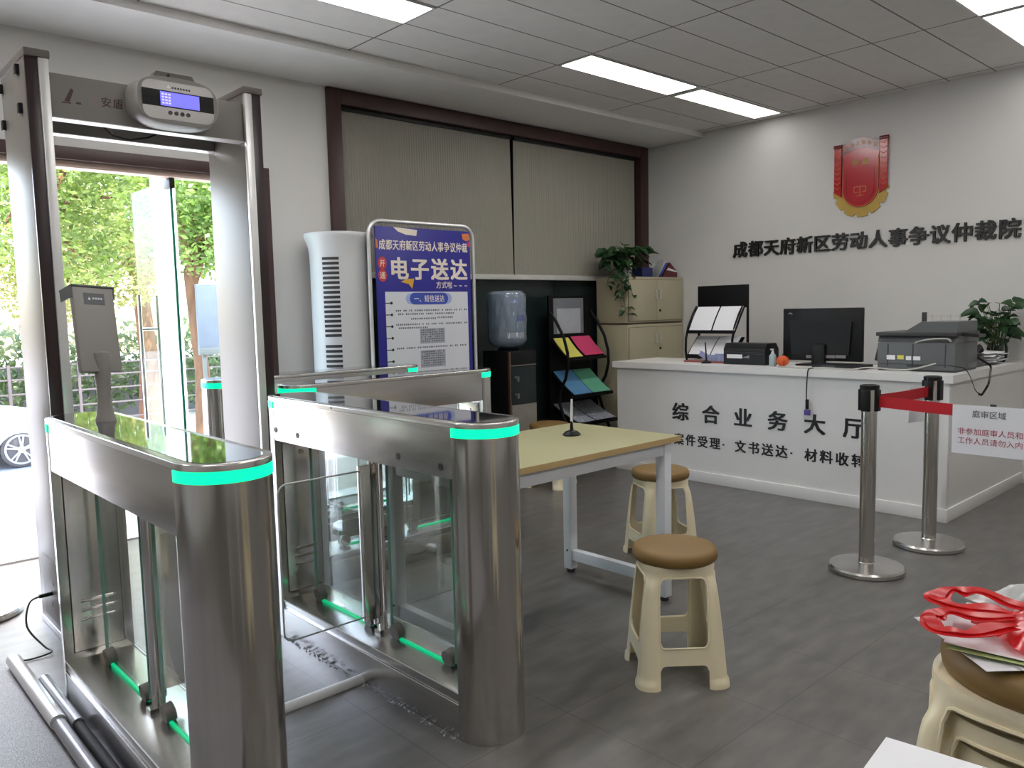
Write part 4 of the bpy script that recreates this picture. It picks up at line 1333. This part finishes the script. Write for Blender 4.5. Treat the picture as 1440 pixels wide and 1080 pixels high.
for u0, u1, v in ((.15, .80, .59), (.17, .68, .615), (.28, .50, .65), (.52, .66, .645), (.15, .80, .69), (.17, .42, .715), (.15, .78, .86), (.15, .70, 1.05)):
    dashes(u0, u1, v)
for v0, n in ((.735, 6), (.895, 7), (1.07, 7)):
    ln = MB()
    for k in range(n):
        dashes(.365, .575, v0 + .0165 * k, .009, ln)
    ln.build('text_block', 'greyink', pb, True)
gb = MB()
for v0, n in ((.735, 6), (.895, 7), (1.07, 7)):
    gb.poly([(PX0 + .355, YP - .00045, PT - v0 + .012), (PX0 + .585, YP - .00045, PT - v0 + .012), (PX0 + .585, YP - .00045, PT - v0 - n * .0165), (PX0 + .355, YP - .00045, PT - v0 - n * .0165)])
gb.build('grey_inset', mat('grey_print', lin((170, 172, 182)), .4), pb, True)

wd = T('water_dispenser', 'black water dispenser with taupe lower door right of the poster', 'water dispenser', (4.545, 4.97, 0))
MB().box(-.15, -.165, .02, .15, .165, 1.06, .006).build('cabinet', 'black', wd)
MB().box(-.152, -.171, .02, -.135, -.150, 1.055, .002).build('side_trim', 'dbrown', wd)
MB().box(-.132, -.174, .95, .148, -.160, 1.055, .003).build('control_panel', 'black', wd)
MB().box(-.132, -.176, .936, .148, -.160, .944, .001).build('chrome_line', 'detcap', wd)
ni = MB().box(-.132, -.172, .62, .148, -.164, .93, .002).build('tap_recess', 'darkpane', wd)
m_ = MB()
for zz in (.84, .70):
    m_.cyl((-.09, -.172, zz), (-.09, -.205, zz), .012, seg=12).box(-.10, -.21, zz - .03, -.08, -.195, zz + .012, .003)
m_.build('tap', 'detcap', ni)
MB().box(-.132, -.173, .03, .148, -.162, .615, .003).build('lower_door', 'beigepanel', wd)
MB().lathe([(.09, 1.06), (.10, 1.075), (.07, 1.085), (0, 1.085)], 0, 0, 24).build('bottle_seat', 'black', wd)
wbt = T('water_bottle', 'big blue water bottle upside down on the dispenser, wrapped in film', 'bottle', (4.53, 4.97, 1.086))
MB().lathe([(0, .001), (.05, .001), (.11, .02), (.145, .05), (.152, .09), (.150, .15), (.155, .16), (.155, .29), (.150, .30), (.152, .40), (.140, .445), (.11, .462), (0, .465)], 0, 0, 40).build('bottle', 'water', wbt)
fm = MB()
wr_ = random.Random(2)
ph = [wr_.uniform(0, 6.28) for _ in range(6)]
def film(u, v):
    a = 2 * PI * u
    rr = .160 + .004 * math.sin(9 * a + ph[0] + 5 * v) + .003 * math.sin(17 * a + ph[1] - 9 * v) + .002 * math.sin(31 * a + 14 * v)
    if v < .08: rr *= .75 + v / .08 * .25
    if v > .93: rr *= 1 - (v - .93) * 3
    return (math.cos(a) * rr, math.sin(a) * rr, .01 + v * .46)
fm.grid(film, 72, 16, True)
fm.build('film_wrap', plastic_film('crinkled_film', (.60, .66, .74), .72, .10, .3), wbt)
lb = MB()
lb.lathe([(.1565, .08), (.1565, .125)], 0, 0, 10, a0=math.radians(228), a1=math.radians(290)).build('white_label', 'whiteprint', wbt, fix=False)
MB().lathe([(.1565, .22), (.1565, .27)], 0, 0, 8, a0=math.radians(262), a1=math.radians(300)).build('blue_label', 'midblue', wbt, fix=False)
MB().lathe([(.1565, .37), (.1565, .395)], 0, 0, 8, a0=math.radians(232), a1=math.radians(268)).build('grey_label', 'paleblue', wbt, fix=False)

mg = T('magazine_rack', 'tall black floor magazine rack with sloping shelves beside the cabinets', 'magazine rack', (5.52, 5.1, 0))
rx0, rx1 = 5.235, 5.80
MB().box(rx0, 5.17, .0, rx0 + .02, 5.19, 1.52).box(rx1 - .02, 5.17, 0, rx1, 5.19, 1.52).build('upright', 'black_matt', mg, True)
MB().box(rx0, 5.172, 1.10, rx1, 5.188, 1.52, .003).build('header_panel', 'black_matt', mg, True)
MB().box(rx0, 5.176, .3, rx1, 5.184, 1.10).build('back_panel', 'black_matt', mg, True)
for xx in (rx0 + .004, rx1 - .004):
    pts = [(5.165, 1.37), (5.08, 1.28), (4.99, 1.14), (4.945, 1.0), (4.94, .88), (4.975, .76), (5.04, .66), (5.06, .55), (5.0, .40), (4.93, .25), (4.90, .012)]
    MB().tube([(xx, a, b) for a, b in pts], .014, 8).build('curved_arm', 'black_matt', mg, True)
def mshelf(za, zb, ya_, yb_):
    m_ = MB().prism([(ya_, za), (yb_, zb), (yb_, zb - .01), (ya_, za - .01)], lambda u, v: (rx0 + .02, u, v), lambda u, v: (rx1 - .02, u, v))
    m_.box(rx0 + .02, yb_ - .006, zb - .014, rx1 - .02, yb_, zb + .012)
    m_.build('shelf', 'black_matt', mg, True)
for za, zb, yf in ((1.11, .94, 4.955), (.805, .605, 4.88), (.50, .355, 4.82)):
    mshelf(za, zb, 5.165, yf)
def mag(label, xa, xb, za, zb, yb_, m, nm='brochure', dx=0.0, grp='brochures in the floor rack'):
    o = T(nm, label, nm, ((xa + xb) / 2, 5.05, zb), group=grp)
    MB().grid(lambda u, v: (xa + (xb - xa) * u + dx * v, 5.155 + (yb_ + .012 - 5.155) * v, za + (zb - za) * v + .016 - .012 * math.sin(PI * v)), 2, 8).build('sheet', m, o, True, solid=.004)
    return o
mag('yellow brochure on the upper shelf of the floor rack', 5.27, 5.47, 1.11, .94, 4.955, 'yellowpaper')
mag('pink brochure on the upper shelf of the floor rack', 5.50, 5.765, 1.118, .948, 4.955, 'pinkpaper')
mag('blue brochure on the middle shelf of the floor rack', 5.265, 5.51, .805, .605, 4.88, 'bluepaper')
mag('green brochure on the middle shelf of the floor rack', 5.52, 5.765, .805, .605, 4.88, 'greenpaper')
mag('grey newspaper, left one on the lowest shelf of the floor rack', 5.26, 5.47, .50, .355, 4.82, 'news', 'newspaper')
mag('grey newspaper, right one on the lowest shelf of the floor rack', 5.49, 5.77, .50, .355, 4.82, 'news', 'newspaper')
fp = T('framed_notice', 'grey sheet with a white page in the head of the floor rack', 'notice', (5.5, 5.165, 1.16))
MB().box(5.295, 5.166, 1.165, 5.70, 5.171, 1.495).build('grey_sheet', mat('grey_card', lin((112, 116, 122)), .5), fp, True)
MB().box(5.335, 5.162, 1.168, 5.655, 5.1655, 1.40).build('white_page', mat('dim_page', lin((170, 174, 182)), .6), fp, True)
# ================================================================== work table and stools
tb = T('work_table', 'work table with a pale yellow top and white steel frame', 'table', (2.5, 2.565, 0))
tx0, tx1, ty0, ty1, tz = 1.86, 3.115, 2.215, 2.905, .79
top = MB().box(tx0, ty0, tz - .026, tx1, ty1, tz, .002).build('tabletop', 'tabletop', tb, True)
e = MB()
e.box(tx0, ty0 - .0012, tz - .026, tx1, ty0 + .0002, tz - .001).box(tx1 - .0002, ty0, tz - .026, tx1 + .0012, ty1, tz - .001)
e.box(tx0 - .0012, ty0, tz - .026, tx0 + .0002, ty1, tz - .001).box(tx0, ty1 - .0002, tz - .026, tx1, ty1 + .0012, tz - .001)
e.build('edge_band', 'tableedge', top, True)
lx = (1.93, 3.035)
ly = (2.255, 2.865)
for yy in ly:
    MB().box(lx[0] + .026, yy - .02, tz - .085, lx[1] - .026, yy + .02, tz - .027, .002).build('apron', 'wsteel', tb, True)
for xx in lx:
    MB().box(xx - .02, ly[0] + .026, tz - .085, xx + .02, ly[1] - .026, tz - .027, .002).build('apron', 'wsteel', tb, True)
    MB().box(xx - .02, ly[0] + .026, .07, xx + .02, ly[1] - .026, .125, .002).build('cross_rail', 'wsteel', tb, True)
    for yy in ly:
        lg = MB().box(xx - .026, yy - .026, .02, xx + .026, yy + .026, tz - .027, .003).build('leg', 'wsteel', tb, True)
        MB().cyl((xx, yy, 0), (xx, yy, .022), .022, seg=16).build('levelling_foot', 'rubber', lg, True)
        MB().cyl((xx - .026, yy, .12), (xx - .029, yy, .12), .006, seg=10).build('bolt', 'printer2', lg, True)
dp = T('desk_pen', 'white and black counter pen standing in a black holder on the yellow table', 'pen', (2.79, 2.615, tz))
MB().lathe([(0, .0005), (.042, .0005), (.044, .006), (.030, .020), (.012, .026), (0, .026)], 0, 0, 8).build('holder', 'black', dp)
MB().tube([(0, 0, .022), (.0, 0, .07)], [.010, .006], 10).build('socket', 'black', dp)
MB().tube([(0, 0, .05), (.002, 0, .11), (.004, 0, .175)], [.0065, .0065, .005], 10).build('barrel', 'white', dp)
MB().tube([(.008, 0, .06), (.012, 0, .10), (.008, 0, .15), (.012, .0, .185)], .002, 6).build('cord', 'black', dp)

def stool_parts(root, H, lean=1.0):
    """moulded plastic stool, square-round section, with a round pad; local origin at floor centre"""
    HB = H - .048
    wt, wb = (.130, .166) if H < .6 else (.150, .200)
    def half(z):
        k = z / HB
        return wb + (wt - wb) * k + .010 * math.exp(-((z - HB) / .03) ** 2)
    def npow(z):
        return 6.0 - 3.3 * (z / HB) ** 3
    def P(th, z, off=0.0):
        c, s_ = math.cos(th), math.sin(th)
        n = npow(z)
        r = half(z) / ((abs(c) ** n + abs(s_) ** n) ** (1 / n)) + off
        return Vector((c * r, s_ * r, z))
    g = .090 if H < .6 else .122
    def th0(z):
        return math.atan2(g, half(z))
    zap, fr_ = HB - (.040 if H < .6 else .030), .03
    zr0, zr1, fr2 = .087 * H / .49, .150 * H / .49, .022
    def sm(x):
        x = max(0, min(1, x)); return x * x * (3 - 2 * x)
    for q in range(4):
        m_ = MB()
        def fn(u, v):
            z = v * HB
            a = th0(z)
            th = a + (PI / 2 - 2 * a) * u + q * PI / 2
            w_ = math.sin(PI * u) ** .5
            off = (.010 if H < .6 else .016) * w_ * sm((HB - .03 - z) / .05) * 1.0
            off += .007 * sm((.035 - z) / .012) * min(1, w_ * 3)
            return P(th, z, off)
        m_.grid(fn, 14, 40)
        m_.build('leg', 'cream', root, ang=1.2, solid=.006)
    def strip(lo, hi, q, n=28, rows=5):
        m_ = MB()
        def fn(u, v):
            t = -g + 2 * g * u
            z = lo(t) + (hi(t) - lo(t)) * v
            th = math.atan2(t, half(z)) + q * PI / 2
            return P(th, z)
        m_.grid(fn, n, rows)
        return m_
    def fil(t, r):
        d = g - abs(t)
        return 0.0 if d >= r else r - math.sqrt(max(0, r * r - (r - d) ** 2))
    ap = MB()
    for q in range(4):
        s_ = strip(lambda t: zap - fil(t, fr_), lambda t: HB, q)
        for v in s_.bm.verts: pass
        tmp = bpy.data.meshes.new('tmp'); s_.bm.to_mesh(tmp); s_.bm.free(); ap.bm.from_mesh(tmp); bpy.data.meshes.remove(tmp)
    # upper disc under the pad
    ap.grid(lambda u, v: P(2 * PI * u, HB) * (1 - v * .98) + Vector((0, 0, HB * v * .98)), 64, 2, True)
    ap.build('seat_frame', 'cream', root, ang=1.0, solid=.006)
    for q in range(4):
        pts = []
        def add(t, z):
            pts.append(P(math.atan2(t, half(z)) + q * PI / 2, z, .001))
        for i in range(21):
            t = -g + 2 * g * i / 20
            add(t, zap - fil(t, fr_))
        for i in range(1, 12):
            add(g, (zap - fr_) + ((zr1 + fr2) - (zap - fr_)) * i / 12)
        for i in range(21):
            t = g - 2 * g * i / 20
            add(t, zr1 + fil(t, fr2))
        for i in range(1, 12):
            add(-g, (zr1 + fr2) + ((zap - fr_) - (zr1 + fr2)) * i / 12)
        MB().tube(pts, .0035, 6, closed=True).build('opening_lip', 'cream', root)
    for q in range(4):
        s_ = strip(lambda t: zr0 - fil(t, fr2), lambda t: zr1 + fil(t, fr2), q)
        s_.build('stretcher', 'cream', root, ang=1.0, solid=.006)
    MB().lathe([(0, HB - .002), (.150, HB - .002), (.157, HB + .004), (.160, HB + .018), (.158, HB + .034), (.150, HB + .044), (.135, HB + .049), (.08, HB + .0508), (0, HB + .051)], 0, 0, 56).build('seat_pad', 'pad', root, ang=1.2)
GS = 'cream plastic stools with tan pads'
st1 = T('plastic_stool', 'nearest single cream stool with tan pad, in front of the table corner', 'stool', (2.455, 1.775, 0), math.radians(-41), GS)
stool_parts(st1, .498)
st2 = copy_tree(st1)
st2.location = (3.59, 2.69, 0); st2.rotation_euler = (0, 0, math.radians(-28))
st2['label'] = 'cream stool with tan pad behind the right-hand legs of the yellow table'
st3 = copy_tree(st1)
st3.location = (4.47, 4.43, 0); st3.rotation_euler = (0, 0, math.radians(20))
st3['label'] = 'cream stool far back beyond the table, by the water dispenser'
GT = 'tall cream stools nested in the stack at the right edge'
SX, SY, SH = 1.39, .30, .775
tl1 = T('plastic_stool', 'top cream stool of the nested stack at the right edge, papers on its pad', 'stool', (SX, SY, .096), math.radians(-3), GT)
stool_parts(tl1, SH)
for k, lb_ in ((1, 'middle cream stool of the nested stack at the right edge'), (2, 'bottom cream stool of the nested stack at the right edge')):
    c = copy_tree(tl1)
    c.location = (SX, SY, .096 - .048 * k)
    c.scale = (1 - .085 * k, 1 - .085 * k, 1)
    c['label'] = lb_
    for ch in list(c.children):
        if ch.name.startswith('seat_pad'):
            bpy.data.objects.remove(ch)
ST = .096 + SH + .0035
# papers and bags on the stack
pj = random.Random(21)
def sheet(name, label, cat, c, w_, h_, rz, z, wave=.004, m='paper', tilt=0.0, grp=None):
    o = T(name, label, cat, (c[0], c[1], z), rz, grp)
    ph_ = pj.uniform(0, 6)
    MB().grid(lambda u, v: ((u - .5) * w_, (v - .5) * h_, .0012 + wave * (1 + math.sin(u * 4 + ph_ + v * 3)) + tilt * max(0, abs(u - .5) - .2) * .3), 12, 12).build('sheet', m, o, solid=.0008)
    return o
G3 = 'loose sheets on the stool stack'
sheet('paper_sheet', 'lowest white sheet on the stool stack, its pointed corner jutting left over the edge', 'paper', (1.392, .325), .29, .205, math.radians(-43), ST + .000, .0015, grp=G3)
sheet('paper_sheet', 'second white sheet on the stool stack, its far corner showing behind the red handles', 'paper', (1.418, .335), .28, .20, math.radians(-27), ST + .005, .0015, grp=G3)
sheet('paper_sheet', 'sheet with a green edge just under the top page on the stool stack', 'paper', (1.3545, .300), .255, .19, math.radians(-81), ST + .010, .0012, 'greenline', grp=G3)
sheet('paper_sheet', 'topmost white sheet on the stool stack partly under the red bag', 'paper', (1.364, .302), .262, .20, math.radians(-81), ST + .0145, .002, grp=G3)
def bagmesh(name, m, parent, cx_, cy_, cz_, ax, ay, az, seed, n=40):
    q = random.Random(seed)
    phs = [(q.uniform(3, 9), q.uniform(3, 9), q.uniform(0, 6.28), q.uniform(.4, 1)) for _ in range(9)]
    def fn(u, v):
        a = 2 * PI * u
        x_, y_ = math.cos(a) * v, math.sin(a) * v
        w_ = sum(k[3] * math.sin(k[0] * x_ * 1.6 + k[1] * y_ * 1.6 + k[2]) for k in phs) / 5
        e_ = 1 + .14 * math.sin(5 * a + phs[0][2]) + .08 * math.sin(11 * a)
        return (cx_ + x_ * ax * e_, cy_ + y_ * ay * e_, cz_ + az * max(.04, (1 - v ** 2) * (.65 + .5 * w_)))
    return MB().grid(fn, n, 14, True).build(name, m, parent, fix=False, ang=2.5)
wbg = T('white_plastic_bag', 'crumpled white plastic bag behind the red bag on the stool stack', 'plastic bag', (1.475, .355, ST + .02))
bagmesh('bag_body', 'whitebag', wbg, 0, 0, 0, .075, .085, .045, 5)
rbg = T('red_plastic_bag', 'crumpled red plastic bag with two loop handles on the stool stack', 'plastic bag', (1.36, .30, ST + .024))
rb_ = bagmesh('bag_body', 'redbag', rbg, 1.355 - 1.36, .305 - .30, 0, .075, .092, .05, 11)
def handle(pts, w0, seed):
    q = random.Random(seed)
    P = smooth([(a, b, ST + .024 + c) for a, b, c in pts], 8)
    ph_ = q.uniform(0, 6)
    m_ = MB()
    for o_, k in ((0, 1.0), (.0035, .6)):
        m_.strap([p + Z * (o_ + .002 * math.sin(i * .5 + ph_)) for i, p in enumerate(P)], lambda i: w0 * k * (1 + .15 * math.sin(i * .4 + ph_)), .0012, None, lambda i: .14 * math.sin(i * .5 + ph_ + o_ * 200))
    return m_.build('handle', 'redbag', rbg, True, ang=1.0)
handle([(1.390, .330, .024), (1.407, .375, .022), (1.425, .430, .020), (1.408, .462, .018), (1.365, .468, .017), (1.338, .445, .019), (1.342, .400, .022), (1.345, .350, .024)], .034, 3)
handle([(1.335, .350, .022), (1.312, .400, .020), (1.300, .437, .017), (1.272, .445, .015), (1.242, .425, .013), (1.240, .395, .014), (1.262, .370, .018), (1.305, .340, .022)], .031, 8)
# white sheet on the desk in the very corner
dx_, dy_ = Vector((-.993, -.11, 0)).normalized(), Vector((.11, -.993, 0)).normalized()
dc = Vector((1.000, .398, 0))
def DP(a, b, z):
    p_ = dc + dx_ * a + dy_ * b
    return (p_.x, p_.y, z)
dk = T('side_desk', 'white side desk below the lower right corner, under a sheet of paper', 'desk', DP(.4, .4, 0))
MB().prism([(.035, .03), (.80, .03), (.80, .6), (.035, .6)], lambda u, v: DP(u, v, .822), lambda u, v: DP(u, v, .846)).build('desktop', 'offwhite', dk, True)
for a, b in ((.12, .07), (.77, .07), (.12, .57), (.77, .57)):
    MB().tube([DP(a, b, 0), DP(a, b, .822)], .018, 12).build('leg', 'wsteel', dk, True)
pg = T('printed_page', 'white page with faint grey print in the lower right corner', 'paper', DP(.15, .15, .8465))
MB().grid(lambda u, v: DP(.30 * v, .42 * u, .8475 + .0015 * math.sin(u * 3)), 8, 6).build('sheet', 'paper', pg, True, solid=.0008)
tm = MB()
pq = random.Random(4)
for r_ in range(5):
    for k in range(14):
        if pq.random() > .35:
            a, b = .045 + .03 * r_, .10 + .02 * k
            w_ = .012 * pq.uniform(.6, 1)
            tm.poly([DP(a, b, .8497), DP(a, b + w_, .8497), DP(a + .012, b + w_, .8497), DP(a + .012, b, .8497)])
tm.build('faint_print', mat('faint_print_ink', lin((176, 176, 186)), .8), pg, True)

# ================================================================== outside
struct(MB().box(-14, YW + .2, -.15, 18, 7.6, -.012).build('ground_porch', 'paving'))
struct(MB().box(-40, 7.6, -1.2, 60, 60, -1.02).build('ground_street', 'street'))
pil = MB().box(2.50, 7.15, -.012, 2.66, 7.31, 4.2, .01).build('porch_pillar', mat('white_pillar_paint', (.82, .82, .82), .6))
tag(pil, 'sunlit white pillar outside, seen through the open glass door', 'pillar')
bo = T('notice_board', 'pale blue board on a post outside, right of the tree trunk', 'notice board', (3.85, 9.4, -1.02))
MB().box(3.66, 9.38, 1.02, 4.02, 9.43, 1.78, .01).build('board', 'signblue', bo, True)
MB().box(3.66, 9.375, .95, 4.02, 9.435, 1.03, .005).build('lower_frame', 'printer', bo, True)
for xx in (3.72, 3.96):
    MB().box(xx - .02, 9.39, -1.02, xx + .02, 9.42, .96).build('leg', 'printer', bo, True)
tr_ = random.Random(17)
def tree(label, x, y, zt, th_, crowns, m, nl, lsz):
    o = T('tree', label, 'tree', (x, y, -1.02), 0, 'trees across the street')
    t = MB()
    t.tube([(x, y, -1.02), (x + .05, y, .6), (x - .03, y + .05, 2.0), (x + .05, y, zt)], [th_ * 1.3, th_, th_ * .85, th_ * .6], 12)
    t.build('trunk', 'bark', o, True)
    br_ = MB()
    lv_ = MB()
    for (cx_, cy_, cz_, r) in crowns:
        br_.tube([(x, y, zt * .7), ((x + cx_) / 2, (y + cy_) / 2, (zt + cz_) / 2 + .1), (cx_, cy_, cz_)], [th_ * .5, th_ * .3, .02], 7)
        for k in range(int(nl * r * r)):
            v_ = Vector((tr_.gauss(0, 1), tr_.gauss(0, 1), tr_.gauss(0, 1))).normalized() * (r * tr_.uniform(.25, 1) ** .6)
            p_ = Vector((cx_, cy_, cz_)) + Vector((v_.x, v_.y, v_.z * .75))
            a = Vector((tr_.gauss(0, 1), tr_.gauss(0, 1), tr_.gauss(0, .6))).normalized()
            b = a.orthogonal().normalized()
            if tr_.random() > .5:
                b = a.cross(b)
            s_ = lsz * tr_.uniform(.6, 1.3)
            lv_.poly([p_ - a * s_, p_ - b * s_ * .5, p_ + a * s_, p_ + b * s_ * .5])
    br_.build('branches', 'bark', o, True)
    lv_.build('foliage', m, o, True, fix=False)
    return o
tree('tree with an orange-brown trunk right of the open glass door', 4.42, 11.4, 2.6, .10, [(4.5, 11.2, 3.3, 1.0), (5.2, 11.6, 3.6, 1.2), (3.9, 11.6, 4.2, 1.1), (4.9, 11.0, 2.6, .8), (4.0, 11.0, 3.0, .7), (4.45, 10.9, 2.35, .6)], M['leafA'], 1700, .052)
tree('dense bright green tree filling the doorway left of the glass leaf', 2.82, 13.2, 3.0, .16, [(3.0, 12.8, 3.6, 1.3), (3.9, 13.0, 3.2, 1.1), (2.4, 12.6, 2.7, .9), (3.2, 12.4, 2.3, .8), (2.5, 13.4, 4.4, 1.2), (4.0, 13.2, 4.6, 1.2)], M['leafA'], 1500, .056)
tree('yellow-green tree low in the doorway behind the face scanner', 3.95, 18.2, 2.2, .14, [(4.2, 17.8, 2.1, 1.15), (5.3, 18.0, 2.3, 1.0), (3.5, 17.6, 2.8, 1.0), (4.9, 17.6, 3.3, 1.1)], M['leafY'], 1300, .065)
tree('green tree at the left edge beyond the parked car', 2.55, 18.4, 2.6, .15, [(2.4, 18.2, 3.4, 1.2), (1.95, 17.8, 2.3, .85), (2.9, 18.0, 5.0, 1.4), (1.85, 18.2, 4.8, 1.2)], M['leafA'], 900, .065)
tree('dark green tree behind the others far across the street', 6.2, 19.0, 3.0, .2, [(5.6, 18.6, 3.4, 1.6), (7.2, 19.0, 3.6, 1.7), (4.6, 19.2, 4.6, 1.7), (6.4, 18.8, 5.2, 1.7), (8.4, 19.4, 3.4, 1.6)], M['leafB'], 700, .085)
hd_ = T('hedge', 'low dark green hedge along the far side of the street', 'hedge', (5.5, 20, -1.02))
lv_ = MB()
for k in range(5200):
    p_ = Vector((tr_.uniform(.5, 12), 20.5 + tr_.uniform(-.5, .5), tr_.uniform(-.6, 1.15) + .25 * math.sin(k * .37)))
    a = Vector((tr_.gauss(0, 1), tr_.gauss(0, 1), tr_.gauss(0, 1))).normalized(); b = a.orthogonal().normalized()
    s_ = tr_.uniform(.06, .14)
    lv_.poly([p_ - a * s_, p_ - b * s_ * .5, p_ + a * s_, p_ + b * s_ * .5])
lv_.build('foliage', 'leafB', hd_, True, fix=False)
bw = MB().box(.5, 21.2, -1.02, 14, 21.5, .35).build('garden_wall', mat('grey_street_wall', lin((150, 146, 146)), .8))
tag(bw, 'low grey wall behind the hedge across the street', 'wall')
fe = T('street_railing', 'thin metal railing with horizontal bars across the street', 'railing', (5, 17.5, -1.02))
m_ = MB()
for zz in (-.62, -.3, .0, .28, .52):
    m_.box(.5, 17.488, zz - .013, 12, 17.512, zz + .013)
m_.build('rail', 'beltw', fe, True)
for k in range(10):
    MB().box(.8 + 1.2 * k - .025, 17.475, -1.02, .8 + 1.2 * k + .025, 17.525, .56).build('rail_post', 'beltw', fe, True)
# parked white car, mostly outside the left edge
ca = T('parked_car', 'white parked car outside, its spoked wheel showing at the left edge', 'car', (1.5, 15.9, -1.02))
cxw = 2.86
prof = [(3.62, .30), (3.66, .55), (3.55, .78), (3.0, .90), (2.55, .98), (1.75, 1.42), (.55, 1.46), (-.25, 1.02), (-.62, .92), (-.66, .5), (-.6, .28)]
lowr = [(-.6, .22)]
def arch(c, r):
    return [(c + r * math.cos(PI - PI * i / 12) * -1 if False else c - r * math.cos(PI * i / 12), .22 + r * math.sin(PI * i / 12)) for i in range(13)]
wheels = (.28, 2.86)
bot = [(-.6, .22)] + arch(wheels[0], .36) + arch(wheels[1], .36) + [(3.6, .22)]
full = bot + prof[:-1]
g0 = 15.08
m_ = MB().prism(full, lambda u, v: (u, g0, -1.02 + v), lambda u, v: (u, g0 + 1.6, -1.02 + v))
m_.build('body', 'carpaint', ca, True, ang=.5)
MB().prism([(2.35, .99), (1.70, 1.37), (.62, 1.41), (-.02, 1.03)], lambda u, v: (u, g0 - .004, -1.02 + v), lambda u, v: (u, g0 + .01, -1.02 + v)).build('side_window', 'carglass', ca, True)
MB().box(2.05, g0 - .16, -.02, 2.3, g0 - .01, .12, .03).build('mirror', 'printer2', ca, True)
for wx in wheels:
    for yy, sg in ((g0 + .11, -1), (g0 + 1.49, 1)):
        wh = MB()
        wh.tube([(wx, yy - .10, -1.02 + .305), (wx, yy - .085, -1.02 + .305), (wx, yy + .085, -1.02 + .305), (wx, yy + .1, -1.02 + .305)], [.28, .30, .30, .28], 36)
        w_ = wh.build('wheel', 'tyre', ca, True, ang=.5)
        rm = MB()
        yo = yy + sg * .102
        rm.tube([(wx + .235 * math.cos(2 * PI * k / 40), yo, -.715 + .235 * math.sin(2 * PI * k / 40)) for k in range(40)], .018, 8, closed=True)
        rm.cyl((wx, yo - .012, -.715), (wx, yo + .012, -.715), .06, seg=18)
        for k in range(5):
            for dd in (-.11, .11):
                a = 2 * PI * k / 5 + .3 + dd
                rm.tube([(wx + .05 * math.cos(a), yo, -.715 + .05 * math.sin(a)), (wx + .23 * math.cos(a + dd * .4), yo, -.715 + .23 * math.sin(a + dd * .4))], [.018, .014], 6)
        rm.build('rim', 'alu', w_, True)
